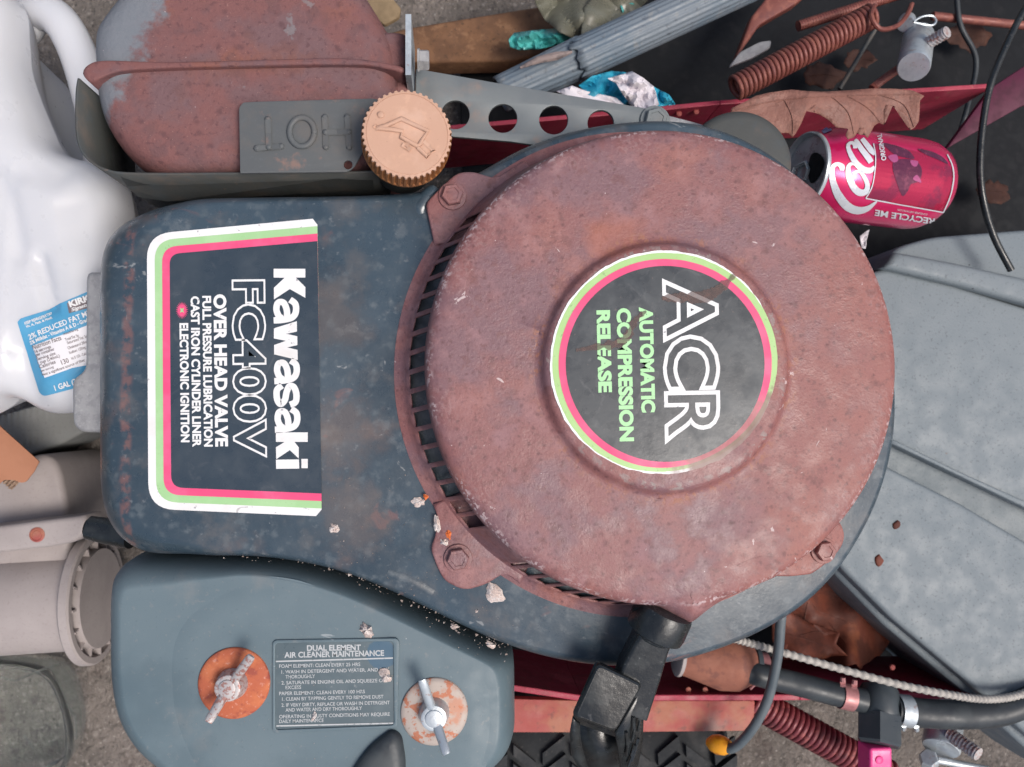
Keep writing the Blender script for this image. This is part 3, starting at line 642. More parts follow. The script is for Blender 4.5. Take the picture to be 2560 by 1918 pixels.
# --- housing decal
dz = .3093
def decal_poly(i):            # i = inset in px from the white border
    return rnd([(367+i, 586+i*.9, 62-i*.6), (782, 547+i*1.02, 0), (793.5, 562+i*.93, 0), (804, 1274-i*.93, 0), (790, 1290.5-i*1.0, 0), (371+i, 1272-i*.95, 66-i*.6)] if i == 0 else
               [(367+i, 584+i*.9, 62-i*.62), (793.5, 546+i*1.0, 0), (804, 1291-i*1.0, 0), (371+i, 1273-i*.95, 66-i*.62)], 0, 8)
dec = flat('engine_decal', decal_poly(0), dz, m_white, eng, label='decal with white, green and pink border stripes')
flat('green_stripe', decal_poly(19.5), dz+.00012, m_green, dec); flat('pink_stripe', decal_poly(38), dz+.00024, m_pink, dec)
flat('dark_field', decal_poly(57), dz+.00036, m_ink, dec)
zt = dz+.0005
def KZ(p, dx=0): return (640+(p[0]+dx)/3.015, 640+p[1]/3.015)
def rib2(pts, w_, n=7):       # thick stroke in pixel space
    c = cat(pts, n, False); N_ = len(c); up = []; dn_ = []
    for i, p in enumerate(c):
        t = (c[min(i+1, N_-1)]-c[max(i-1, 0)]); nn_ = Vector((-t.y, t.x)).normalized()*w_
        up.append((p.x+nn_.x, p.y+nn_.y)); dn_.append((p.x-nn_.x, p.y-nn_.y))
    return up+dn_, [(i, i+1, N_+i+1, N_+i) for i in range(N_-1)]
def kpoly(polys): 
    for k_, pg in enumerate(polys): flat('lettering', [KZ(p) for p in pg], zt, m_white, dec)
def kstroke(sts, dx=0):
    mb = MB()
    for k_, st in enumerate(sts):
        v_, f_ = rib2([KZ(p, dx) for p in st], 8.0); mb.add([P(a_, b_, zt+k_*.00004) for a_, b_ in v_], f_)
    mb.build('lettering', m_white, dec, smooth=False)
kpoly([[(133, 97), (372, 97), (372, 163), (300, 163), (372, 235), (372, 316), (255, 250), (135, 328), (135, 240), (215, 165), (133, 163)],
       [(308, 492), (309, 570), (230, 587), (311, 606), (312, 672), (235, 690), (313, 708), (315, 785), (137, 742), (136, 672), (225, 640), (135, 622), (135, 546)],
       [(150, 1330), (390, 1330), (390, 1402), (290, 1402), (322, 1443), (322, 1527), (255, 1464), (153, 1532), (150, 1443), (215, 1402), (150, 1402)],
       [(150, 1536), (324, 1534), (326, 1603), (152, 1605)], [(342, 1530), (390, 1530), (390, 1600), (343, 1600)]])
for y_, dx_ in ((322, 0), (780, 5), (1146, 9)):
    kstroke([[(256, y_+8), (296, y_+40), (300, y_+100), (272, y_+142), (200, y_+160), (133, y_+164)], [(236, y_+142), (230, y_+78), (206, y_+30), (166, y_+32), (154, y_+80), (170, y_+128), (196, y_+150)]], dx_)
kstroke([[(256, 1122), (298, 1100), (304, 1040), (284, 988), (250, 984), (230, 1030), (218, 1084), (186, 1116), (160, 1082), (158, 1012), (196, 976)]])
def outline_text(s, x, y, ang, ln, cap, z, parent, b1, b2, inner, **k):
    v, f, xr = textpx(s, x, y, ang, ln, cap, bold=b1, **k); mk('lettering', [P(a, b, z) for a, b in v], f, m_white, parent, smooth=False)
    sx = ln/(xr[1]-xr[0]); sy = cap/(CAPH+2*b1)
    v2, f2 = text2d(s, b2, k.get('space', 1)); ca, sa = math.cos(R(ang)), math.sin(R(ang)); o = []
    for a, b in v2:
        a = (a-xr[0])*sx; b = (b+b1)*sy; o.append(P(x+a*ca+b*sa, y+a*sa-b*ca, z+.00012))
    mk('letter_fill', o, f2, inner, parent, smooth=False)
outline_text('FC400V', 579, 699, 89.4, 447, 84, zt, dec, .058, .016, m_ink, space=1.06)
letters('lettering', 'OVER HEAD VALVE', 533.5, 736, 89.3, 381, 32, zt, m_white, dec, bold=.045)
letters('lettering', 'FULL PRESSURE LUBRICATION', 505.5, 740, 89.3, 377, 22, zt, m_white, dec, bold=.04)
letters('lettering', 'CAST IRON CYLINDER LINER', 476.5, 741, 89.3, 377, 22, zt, m_white, dec, bold=.04)
letters('lettering', 'ELECTRONIC IGNITION', 448.5, 808, 89.3, 298, 22, zt, m_white, dec, bold=.04)
stv = []; 
for i in range(48): 
    a = 2*math.pi*i/48; r = 22 if i % 2 else 13; stv.append((455+r*.72*math.cos(a), 776+r*math.sin(a)))
flat('spark_emblem', stv, zt, m_pink, dec)
flat('spark_emblem', [(455+(9 if i % 2 else 3.5)*.8*math.cos(math.pi*i/4), 776+(9 if i % 2 else 3.5)*math.sin(math.pi*i/4)) for i in range(8)], zt+.0001, m_green, dec)
# --- round decal on the recoil cover
rz = .3590; rcx, rcy = 1663, 910
def rag(r, amp, seed, n=360):
    o = []
    for i in range(n):
        a = 2*math.pi*i/n; e = noise.noise(Vector((math.cos(a)*9+seed, math.sin(a)*9, seed)))*amp+noise.noise(Vector((math.cos(a)*30, math.sin(a)*30+seed, 3)))*amp*.5
        o.append((a, r+e))
    return o
wr = []
for a, r in rag(288, 2.4, 1):
    k = math.cos(a-R(58))     # white base torn away on the lower right
    wr.append((rcx+(r-max(0, k)*9-6*max(0, math.cos(a-R(-30))))*math.cos(a), rcy+(r-max(0, k)*10)*.985*math.sin(a)))
DIRT_ = ((.215, .13, .11), 'r', tuple(P(1850, 1130, .358))+(160, .03), .030, .045, .95)
m_white2 = M('white_print_dirty', (.80, .80, .80), [DIRT_], rough=.45)
m_green2 = M('green_print_dirty', (.36, .56, .22), [((.44, .62, .30), 'n', 60, .45, .65, .5), ((.20, .30, .14), 'n', 380, .62, .70, .6), DIRT_], rough=.42)
m_pink2 = M('pink_print_dirty', (.70, .075, .19), [((.74, .13, .26), 'n', 50, .45, .65, .5), ((.30, .13, .12), 'r', tuple(P(1850, 1150, .358))+(160, .03), .026, .040, .8)], rough=.42)
rdec = flat('round_decal', wr, rz, m_white2, eng, label='round decal with green and pink rings, torn at its edge')
gr_ = [(rcx+(r-2-max(0, math.cos(a-R(60)))**3*13)*math.cos(a), rcy+(r-2-max(0, math.cos(a-R(60)))**3*13)*.985*math.sin(a)) for a, r in rag(284, 1.2, 4)]
flat('green_ring', gr_, rz+.00012, m_green2, rdec)
pk_ = [(rcx+(r-max(0, math.cos(a-R(60)))**6*7)*math.cos(a), rcy+(r-max(0, math.cos(a-R(60)))**6*7)*.985*math.sin(a)) for a, r in rag(266.5, .4, 5)]
flat('pink_ring', pk_, rz+.00024, m_pink2, rdec)
flat('dark_disc', circ(rcx, rcy, 248.5, 120, 245), rz+.00036, m_ink2, rdec)
zr = rz+.0005
outline_text('ACR', 1655, 696, 89, 416, 140, zr, rdec, .056, .001, m_ink2, space=.98)
letters('lettering', 'AUTOMATIC', 1597, 768, 88.6, 264, 35, zr, m_gtext, rdec, bold=.05)
letters('lettering', 'COMPRESSION', 1541, 771, 88.6, 333, 36, zr, m_gtext, rdec, bold=.05)
letters('lettering', 'RELEASE', 1491, 776, 88.6, 206, 34, zr, m_gtext, rdec, bold=.05)
def scuff(pts, wpx, z, parent, seed, mat=m_dirt):
    c = [tuple(p) for p in cat(pts, 10, False)]; up = []; dn_ = []; n = len(c)
    for i, (x, y) in enumerate(c):
        t = Vector(c[min(i+1, n-1)])-Vector(c[max(i-1, 0)]); nn_ = Vector((-t.y, t.x)).normalized()
        ww = wpx*(.25+.75*math.sin(math.pi*(i+.3)/n))*(1+.9*noise.noise(Vector((i*.35, seed, 0)))+.3*noise.noise(Vector((i*1.3, seed+4, 0))))
        up.append((x+nn_.x*ww, y+nn_.y*ww)); dn_.append((x-nn_.x*ww*(.8+.5*noise.noise(Vector((i*.4, seed+9, 0)))), y-nn_.y*ww))
    vv = [P(x, y, z) for x, y in up+dn_]
    return mk('scuff', vv, [(i, i+1, n+i+1, n+i) for i in range(n-1)], mat, parent, smooth=False)
scuff([(1838, 688), (1800, 722), (1760, 742), (1700, 744), (1655, 746)], 15, zr+.0003, rdec, 1)
scuff([(1616, 778), (1590, 800), (1572, 838), (1548, 858), (1500, 866), (1440, 876)], 11, zr+.0003, rdec, 2)
# --- air cleaner cover
AO = [(267, 1396, 84), (460, 1397), (600, 1398), (720, 1408), (820, 1432), (910, 1466), (1010, 1514), (1110, 1564), (1200, 1608), (1262, 1634, 14), (1291, 1648, 20), (1293, 1850, 30), (1262, 1912, 50), (1180, 1965, 40), (900, 1985), (480, 1975, 60), (350, 1900, 60), (285, 1800, 60), (268, 1690, 40)]
ao = rnd(AO, 30, 5)
af = []
for x, y in ao: af.append(.34 if (y < 1640 and x > 330 and y < 1395+max(0, x-560)*.36) else (.82 if x < 420 else .72))
af = [sum(af[(i+k) % len(af)] for k in range(-3, 4))/7 for i in range(len(af))]
airz = .302
air = slab('air_cleaner_cover', ao, .286, [(-.001, .225), (0, .262), (.001, .276), (.0032, .286), (.0065, .2935), (.0105, .2982), (.0145, .3010), (.0165, .3018), (.018, airz)], m_air, eng, fac=af, sharp=60, label='grey-blue plastic air cleaner cover')
# shallow raised field on the cover
rp = rnd([(430, 1560, 110), (640, 1452, 90), (760, 1470), (900, 1545), (1010, 1592, 30), (1215, 1692, 40), (1222, 1850, 60), (1180, 1960), (520, 1960, 60), (440, 1800, 80)], 40, 6)
slab('raised_field', rp, airz, [(-.004, airz-.0004), (0, airz+.0002), (.0045, airz+.0010), (.010, airz+.0014)], m_air, air, sharp=80)
az = airz+.0014
# instruction plate
def LP(zx, zy): return (640+zx/3.4516, 1438+zy/3.4516)
pl_o = rnd([LP(140, 562), LP(1236, 545), LP(1222, 1322), LP(140, 1366)], 14)
pl_i = rnd([LP(164, 588), LP(1184, 572), LP(1192, 1296), LP(166, 1338)], 10)
ip = plate('instruction_plate', [pl_o, pl_i], az+.0012, .0008, m_air, eng, bev=.0004, label='framed dark plate with air cleaner maintenance text')
flat('plate_face', rnd([LP(160, 584), LP(1190, 566), LP(1196, 1300), LP(160, 1342)], 10), az+.0003, m_plate, ip)
pz = az+.00048
def pl(s, zx, zy, zx1, cap=30, bold=.012, a=-1.4):
    x, y = LP(zx, zy+cap/2); letters('lettering', s, x, y, a, (zx1-zx)/3.4516, cap/3.4516, pz, m_ptext, ip, bold=bold)
pl('DUAL ELEMENT', 440, 630, 905, 50, .035, -.8); pl('AIR CLEANER MAINTENANCE', 245, 690, 1106, 50, .03, -1.2)
for s, a, y, b in (('FOAM ELEMENT: CLEAN EVERY 25 HRS', 200, 786, 900), ('1. WASH IN DETERGENT AND WATER, AND DRY', 220, 836, 1150), ('THOROUGHLY', 255, 878, 510),
                   ('2. SATURATE IN ENGINE OIL AND SQUEEZE OUT', 220, 930, 1150), ('EXCESS', 255, 970, 390), ('PAPER ELEMENT: CLEAN EVERY 100 HRS', 200, 1022, 940),
                   ('1. CLEAN BY TAPPING GENTLY TO REMOVE DUST', 225, 1070, 1100), ('2. IF VERY DIRTY, REPLACE OR WASH IN DETERGENT', 220, 1122, 1155), ('AND WATER AND DRY THOROUGHLY', 255, 1164, 915),
                   ('OPERATING IN DUSTY CONDITIONS MAY REQUIRE', 200, 1222, 1155), ('DAILY MAINTENANCE', 200, 1262, 585)): pl(s, a, y, b)
for (a, b, c_, d_) in ((172, 745, 1182, 716), (176, 1302, 1192, 1278)):
    flat('printed_rule', [LP(a, b-6), LP(c_, d_-6), LP(c_, d_+6), LP(a, b+6)], pz, m_ptext, ip)
# washers and wing nuts
def wingnut(wx, wy, wrpx, hx, hy, w1, w2, mw, mn, zc, hz):
    wo = P(wx, wy, zc); r = S(wrpx, zc)
    rev('washer', wo-Vector((0, 0, .002)), (0, 0, 1), [(r, 0), (r, .0028), (r*.97, .0034), (r*.86, .0040), (r*.45, .0046), (.2*r, .0046)], mw, air, seg=56, sharp=50)
    hb_ = P(hx, hy, zc+hz); rh = S(31, zc+hz); mb = MB()
    mb.add(*revm(Vector((wo.x*.4+hb_.x*.6, wo.y*.4+hb_.y*.6, zc+.002)), hb_-Vector((wo.x*.4+hb_.x*.6, wo.y*.4+hb_.y*.6, zc+.002)), [(rh*1.25, 0), (rh*1.12, hz*.5), (rh, hz*.8), (rh*.92, hz-.002), (rh*.70, hz-.002), (rh*.66, hz-.0012), (rh*.55, hz-.001)], 28))
    for e in (w1, w2):
        pe = P(e[0], e[1], zc+hz+.008); pm = hb_.lerp(pe, .30)+Vector((0, 0, -.0035)); dd = (pe-hb_).normalized(); sd_ = dd.cross(Vector((0, 0, 1))).normalized()
        rgs = []
        for p, wd, th in ((hb_-Vector((0, 0, .006))+dd*rh*.5, rh*.55, .0042), (pm, rh*.40, .0022), (pm.lerp(pe, .6), rh*.36, .0015), (pe-dd*.002, rh*.36, .0013), (pe, rh*.28, .0008)):
            up_ = sd_.cross(dd); rgs.append([p+sd_*(wd*math.cos(a))+up_*(th*math.sin(a)) for a in (2*math.pi*k/14 for k in range(14))])
        mb.add(*loft(rgs, cap0=True))
    mb.build('wing_nut', mn, air, sharp=50)
wingnut(586, 1707, 85, 568, 1722, (629, 1640), (520, 1806), m_rusto, m_zinc2, az, .011)
wingnut(1086, 1778, 82, 1084, 1797, (1055, 1699), (1117, 1886), m_washer, m_zinc, az, .011)

# ================================================================== milk jug lying on its side
jug = thing('milk_jug', 'white translucent plastic milk jug with a blue label, lying on its side', 'jug', P(-20, 600, .09).to_tuple())
jo = [(60, 20), (74, 110), (80, 180), (102, 250), (132, 322), (160, 380), (200, 402), (262, 420), (312, 452), (334, 520), (345, 700), (340, 900), (300, 985), (235, 1020), (170, 1033), (118, 1030), (80, 1008), (58, 992), (34, 1012), (-10, 1036), (-80, 1046), (-220, 1040), (-330, 980), (-372, 800), (-372, 420), (-330, 180), (-230, 30), (-140, -60), (-30, -60)]
jc = [tuple(p) for p in cat(jo, 6)]
zj = .150
jb = MB().add(*slabm(jc, .185, [(0, .184), (.0012, .194), (.0045, .2045), (.010, .2130), (.018, .2190), (.028, .2225), (.036, .2238)], sp=.003, caps=(-1,), grid=.0035))
jb.add(*slabm(jc, .185, [(0, .184), (.003, .168), (.008, .154), (.014, .140), (.020, .122), (.022, .066)], sp=.004, caps=(-1,)))
jbody = jb.build('body', m_hdpe, jug, sharp=70, dbl=2e-5)
JD = [((104, 650), (136, 770), 0, .0045, .0050), ((20, 470), (60, 640), 0, .006, .003), ((-60, 420), (150, 440), 0, .007, .0035), ((62, 985), (60, 880), 0, .010, .008), ((180, 520), (230, 690), 0, .008, .003), ((30, 420), (10, 900), 0, .0012, -.0012)]
for vtx in jbody.data.vertices:    # moulded dimples and panel lines
    x, y, z = vtx.co
    if z > .17:
        vtx.co.z += .0014*noise.noise(Vector((x*20, y*13, 2)))+.0005*noise.noise(Vector((x*70, y*60, 5)))
        for (dx_, dy_, dl, wd, dp_) in JD:    # pressed grooves and panel edges
            a_, b_ = P(*dx_, .22).xy, P(*dy_, .22).xy; e_ = b_-a_; t_ = max(0, min(1, (Vector((x, y))-a_).dot(e_)/e_.length_squared))
            r_ = (Vector((x, y))-a_-e_*t_).length
            vtx.co.z -= dp_*math.exp(-(r_/wd)**2)
hpts = [(10, 130, .150), (50, 76, .156), (86, 34, .160), (124, 34, .168), (160, 66, .172), (190, 122, .172), (214, 190, .170), (236, 270, .166), (256, 350, .160), (262, 420, .150)]
tube('handle', [P(*p) for p in [tuple(k) for k in cat(hpts, 6, False)]], [S(r, .16) for r in [48-6*math.sin(math.pi*i/54) for i in range(55)]], m_hdpe, jug, seg=20)
rev('neck', P(-190, -70, .14), (P(-330, -170, .14)-P(-190, -70, .14)), [(.030, -.02), (.026, .01), (.020, .02), (.020, .04)], m_hdpe, jug, seg=28)
js = Surf([jbody])
def jl(zx, zy): return (zx*320/2209, 680+zy*320/2209)
# label (rotated with the jug)
lo = rnd([jl(305, 870), jl(360, 805), jl(860, 650), jl(1040, 545), (246, 718), (262, 950), (112, 990, 8), (100, 982, 8)], 3)
v, f = drape(*gridpoly(lo), js, .0005, 12)
jlab = mk('label', v, f, m_lblue, jug)
def jquad(name, pts, mat, off):
    v, f = drape(*gridpoly(pts), js, off, 12); return mk(name, v, f, mat, jlab)
jquad('label_box', [jl(1165, 540), jl(1700, 330), jl(1770, 560), jl(1260, 700), jl(1200, 720)], m_ltext, .0009)
jquad('facts_panel', [jl(575, 1275), jl(1100, 1080), jl(1750, 830), jl(2000, 1500), (180, 920), (114, 944), (108, 930)], m_lwhite, .0009)
def jt(s, zx, zy, ln, cap, mat=m_white, bold=.03, ang=-19.5, **k):
    x, y = jl(zx, zy); letters('lettering', s, x, y, ang, ln*320/2209, cap*320/2209, 0, mat, jlab, surf=js, off=.0013, bold=bold, **k)
jt('KIRKLAND', 1225, 620, 800, 115, bold=.05); jt('Signature', 1250, 690, 400, 60, shear=.3)
jt('KEEP REFRIGERATED', 450, 915, 490, 48); jt('Vit. A, Past. & Hom.', 470, 970, 480, 42)
jt('2% REDUCED FAT MILK', 530, 1165, 1240, 92, ang=-22, bold=.02); jt('2% Milkfat - Vitamins A & D - Grade A', 555, 1250, 1160, 66, ang=-22)
for s_, x_, y_, l_, c_ in (('Nutrition Facts', 605, 1340, 500, 80), ('16 servings', 640, 1405, 280, 52), ('per container', 655, 1462, 320, 52), ('Serving size', 672, 1530, 320, 52), ('1 cup (240mL)', 690, 1595, 380, 52), ('Calories', 715, 1668, 280, 66), ('130', 1080, 1600, 130, 80), ('per serving', 735, 1720, 220, 36),
                           ('Amount/serving', 1110, 1095, 260, 40), ('Total Fat 5g', 1140, 1195, 240, 48), ('Saturated Fat 3g', 1175, 1250, 360, 48), ('Cholesterol 20mg', 1185, 1340, 360, 48), ('Sodium 125mg', 1205, 1420, 300, 48), ('Vit D 15% - Calcium', 1240, 1520, 330, 48), ('Not a significant source of fiber', 760, 1790, 760, 46)):
    jt(s_, x_, y_, l_, c_, m_ltext, .012)
x, y = (140, 975); letters('lettering', '1 GAL (3.78 L)', x, y, -18, 92, 14, 0, m_white, jlab, surf=js, off=.0013, bold=.03)
# ================================================================== junk beside the engine, left
cr = [(-60, 1060), (60, 1020), (196, 990), (320, 970), (330, 1040), (206, 1082), (150, 1112), (88, 1132), (-60, 1180)]
mbx = MB(); mbx.add(*slabm(rnd(cr, 6), .062, edge(.062, 0.001, .003, 3)))
for k in range(22):
    a = P(-40+k*16, 1050-k*4.0, .0622); b = P(-34+k*15, 1168-k*7.2, .0622)
    if k < 20: mbx.add(*tubem([a, b], .0016, 6))
tag(mbx.build('ribbed_crate', m_grey, sharp=40), 'grey ribbed plastic crate under the milk jug', 'crate')
dk = [(90, 1128), (210, 1080), (330, 1090), (340, 1400), (200, 1330), (165, 1290), (150, 1190)]
cdp = [(-60, 1010), (0, 1066), (98, 1154, 3), (86, 1178), (66, 1204, 10), (54, 1208, 8), (36, 1200, 8), (10, 1200), (-4, 1212), (-60, 1230)]
cd = thing('cardboard_flap', 'torn orange-brown corrugated cardboard flap poking in from the left', 'cardboard', P(20, 1140, .05).to_tuple())
plate('liner', [rnd(cdp, 2)], .134, .0008, m_card, cd); plate('liner', [rnd(cdp, 2)], .1290, .0008, m_card, cd)
mbc = MB(); a, b = P(-50, 1018, .1315), P(97, 1155, .1315)
pth = [a.lerp(b, i/90)+Vector((0, 0, .0017*math.sin(i*1.6))) for i in range(91)]
nrm_ = (b-a).cross(Vector((0, 0, 1))).normalized()*.03
vv = pth+[p+nrm_*1 for p in pth]
mk('fluting', vv, [(i, i+1, 91+i+1, 91+i) for i in range(90)], m_carde, cd, solid=.0005)
pp = rnd([(52, 1150, 20), (100, 1134, 30), (134, 1148, 24), (150, 1182, 20), (172, 1300), (176, 1420), (-60, 1440), (-60, 1170)], 4)
tag(slab('rounded_panel', pp, .10, edge(.10, .002, .006), m_tan, sharp=50), 'taupe plastic panel with a rounded corner below the cardboard', 'panel')
tb = thing('slotted_strap', 'taupe plastic strap with one rusty rivet beside the housing corner', 'strap', P(100, 1340, .10).to_tuple())
bar_ = rnd([(-60, 1322), (0, 1314), (213, 1288, 4), (217, 1332, 16), (186, 1357, 20), (116, 1369), (0, 1382), (-60, 1392)], 3)
slab('strap_body', bar_, .132, edge(.132, .103, .004), m_tan, tb, sharp=50)
ro = P(93, 1337, .132)
rev('rivet', ro, (0, 0, 1), [(.0058, 0), (.0058, .0006), (.0046, .0012), (.0042, .0004), (.0036, .0004), (.003, .0010)], m_redr, tb, seg=24)
# bucket-like canister lying on its side with a ribbed lid
cn = thing('canister', 'taupe plastic canister lying on its side with a ribbed lid', 'canister', P(100, 1500, .0).to_tuple())
a = P(-160, 1520, .080); b = P(256, 1494, .080); dd = (b-a).normalized(); ln = (b-a).length
rb = S(118, .080)
rev('canister_body', a, dd, [(rb*.9, 0), (rb, .004), (rb, ln-.01), (rb*.98, ln)], m_tan, cn, seg=56)
rr_ = rb*1.30
rev('lid', b-dd*.012, dd, [(rr_*.97, 0), (rr_, .0015), (rr_, .0075), (rr_*.97, .009), (rr_*.88, .009), (rr_*.86, .003), (rr_*.2, .003)], m_tan, cn, seg=64, sharp=30)
u_, v_ = frame(dd)
for k in range(16):
    t = 2*math.pi*k/16; e = u_*math.cos(t)+v_*math.sin(t); s_ = dd.cross(e)
    mk('lid_rib', *boxm(b-dd*.0055+e*(rr_*.57), e*(rr_*.30), s_*.0008, dd*.0032), m_tan, cn, smooth=False)
# clear plastic tub low at the left
gt = thing('clear_tub', 'cloudy clear plastic tub on the gritty ground, partly out of view', 'tub', P(40, 1800, 0).to_tuple())
go = rnd([(-120, 1640), (60, 1652, 20), (140, 1668, 30), (168, 1730, 50), (188, 1800, 50), (190, 1900, 40), (100, 2000, 60), (-120, 2010)], 30)
slab('tub_shell', go, .05, [(.012, .003), (.006, .02), (.002, .045), (0, .060), (.001, .0615), (.003, .061), (.005, .045), (.010, .02)], m_glass, gt, sharp=60)
for pts in ([(-10, 1690), (38, 1702), (96, 1678), (148, 1658)], [(165, 1760), (186, 1788), (190, 1850)], [(60, 1838), (84, 1872)]):
    tube('moulded_edge', [P(x, y, .062) for x, y in pts], .0009, m_glass, gt, seg=6)
# ================================================================== drinks can
can = thing('soda_can', 'crushed-side red and magenta drinks can lying by the recoil cover', 'can', P(2200, 440, .15).to_tuple())
ca_ = P(2012, 426, .236); cb_ = P(2392, 476, .208); cd_ = (cb_-ca_).normalized(); rcn = .0332
lc = .120
cbod = rev('can_body', ca_, cd_, [(.010, .0105), (.0236, .0100), (.0240, .003), (.0262, .0), (.0272, .002), (.0285, .006), (.0315, .014), (rcn, .020), (rcn, .092), (.0322, .100), (.0290, .108), (.0255, .112), (.022, .112)], m_can, can, seg=64, sharp=50)
for vtx in cbod.data.vertices:
    vtx.co += Vector((0, 0, -.0012*max(0, noise.noise(vtx.co*38))))
u_, v_ = frame(cd_)
rev('can_lid', ca_-cd_*.0015, cd_, [(.0262, .0045), (.0272, .002), (.0268, .0004), (.0258, 0), (.0248, .0008), (.0242, .0036), (.02, .0040), (.004, .0041)], m_alum, can, seg=56, sharp=40)
oc = ca_+cd_*.0024
def lidp(x, y, h=0): return oc+v_*(x)+u_*(y)-cd_*h
op = cat([(.004, -.010), (.012, -.009), (.019, 0), (.012, .009), (.004, .010), (.001, 0)], 6)
mk('mouth_opening', [lidp(p[0], p[1], .0004) for p in op], [tuple(range(len(op)))], m_black, can, smooth=False)
mk('pull_tab', *tubem([lidp(*p) for p in ((-.012, -.006, .002), (-.014, 0, .0022), (-.012, .006, .002), (0, .006, .0018), (.003, 0, .0016), (0, -.006, .0018), (-.012, -.006, .002))], .0013, 8), m_alum, can)
cs = Surf([cbod])
def CZ(zx, zy): return (1960+zx/4.802, 290+zy/4.802)
def T4(zx, zy): return (1920+zx/3.4516, zy/3.4516)
def ribbon(pts, ws, n=8):     # calligraphic stroke in pixel space -> quads
    c = cat(pts, n, False); N_ = len(c); up = []; dn_ = []
    for i, p in enumerate(c):
        t = (c[min(i+1, N_-1)]-c[max(i-1, 0)]); nn_ = Vector((-t.y, t.x)).normalized()
        k = i/(N_-1)*(len(ws)-1); j = min(int(k), len(ws)-2); ww = (ws[j]*(1-(k-j))+ws[j+1]*(k-j))/4.802
        up.append((p.x+nn_.x*ww, p.y+nn_.y*ww)); dn_.append((p.x-nn_.x*ww, p.y-nn_.y*ww))
    return up+dn_, [(i, i+1, N_+i+1, N_+i) for i in range(N_-1)]
def cstroke(pts, ws, mat=m_canw, off=.0006, name='lettering'):
    v, f = ribbon([CZ(*p) for p in pts], ws); v, f = drape(v, f, cs, off, 6)
    if f: mk(name, v, f, mat, can, smooth=False)
def cpatch(name, pts, mat, off, n=5):
    v, f = drape(*gridpoly([tuple(p) for p in cat([CZ(*p) for p in pts], n)] if n else [CZ(*p) for p in pts]), cs, off, 8)
    if f: mk(name, v, f, mat, can, smooth=False)
m_canp = M('dark_red_can_print', (.40, .008, .055), [((.20, .010, .05), 'n', 50, .5, .62, .8)], rough=.26, metal=.4, coat=.4, rvar=.04)
cpatch('printed_panel', [(985, 985), (1050, 850), (1085, 650), (1088, 480), (1062, 330), (1300, 370), (1600, 430), (1850, 480), (1960, 560), (2015, 660), (2015, 780), (1985, 950), (1900, 1150), (1450, 1070)], m_canp, .0003, 0)
m_pet = M('pale_petal_print', (.36, .07, .19), rough=.3, metal=.2, coat=.4)
cpatch('flower_print', [(1320, 540), (1480, 520), (1600, 560), (1650, 660), (1620, 780), (1520, 820), (1480, 900), (1420, 960), (1370, 860), (1330, 740), (1300, 640)], m_cant, .0005)
cpatch('flower_print', [(1180, 330), (1300, 350), (1420, 390), (1500, 430), (1560, 520), (1430, 500), (1330, 470), (1240, 400)], m_cant, .0005)
cpatch('flower_print', [(1600, 400), (1760, 430), (1900, 500), (1960, 580), (1820, 520), (1700, 470)], m_cant, .0005)
cpatch('petal_print', [(1240, 490), (1340, 470), (1360, 540), (1300, 560)], m_pet, .0007); cpatch('petal_print', [(1510, 540), (1600, 550), (1580, 610), (1530, 600)], m_pet, .0007); cpatch('petal_print', [(1540, 760), (1590, 710), (1640, 800)], m_pet, .0007)
cstroke([(975, 984), (1400, 1062), (1905, 1152)], [7, 7], off=.0008, name='frame_line')
cstroke([(1905, 1152), (1985, 960), (2025, 760), (2010, 600), (1950, 470)], [7, 7], off=.0008, name='frame_line')
cstroke([(975, 984), (1048, 850), (1084, 650), (1090, 480), (1066, 340)], [6, 6], off=.0008, name='frame_line')
# script lettering on the can
cstroke([(690, 655), (690, 612), (640, 580), (586, 610), (570, 700), (600, 830), (660, 960), (760, 1080), (880, 1128), (1000, 1105), (1110, 1020)], [22, 36, 22, 26, 34, 40, 50, 52, 46, 32, 8])
cstroke([(872, 600), (810, 576), (768, 620), (776, 730), (830, 850), (900, 915), (975, 905), (996, 830), (960, 740), (900, 668), (820, 690)], [10, 18, 26, 34, 40, 42, 34, 28, 26, 20, 10])
cstroke([(850, 395), (845, 350), (800, 328), (766, 370), (800, 470), (870, 580), (950, 645), (1030, 655), (1078, 610)], [26, 26, 18, 24, 30, 36, 38, 34, 14])
cstroke([(1040, 560), (1000, 500), (930, 410), (880, 330), (850, 290)], [34, 36, 32, 26, 18])
cstroke([(1080, 470), (1040, 420), (985, 350), (930, 280)], [14, 34, 32, 26]); 
letters('lettering', 'ORIGINAL', 2214, 401, -100, 66, 12, 0, m_canw, can, surf=cs, off=.0008, bold=.02)
letters('lettering', 'RECYCLE ME', 2336, 545, 188.6, 150, 15, 0, m_canw, can, surf=cs, off=.0007, bold=.03)
letters('lettering', 'CONSUMER INFORMATION', 2318, 533, 189.5, 76, 4.5, 0, m_canw, can, surf=cs, off=.0007, bold=.0)
v, f = drape(*gridpoly([T4(405, 1070), T4(500, 1065), T4(555, 1130), T4(480, 1160)]), cs, .0006, 8)
if f: mk('label_patch', v, f, M('blue_can_print', (.16, .2, .42), rough=.3, metal=.3), can, smooth=False)
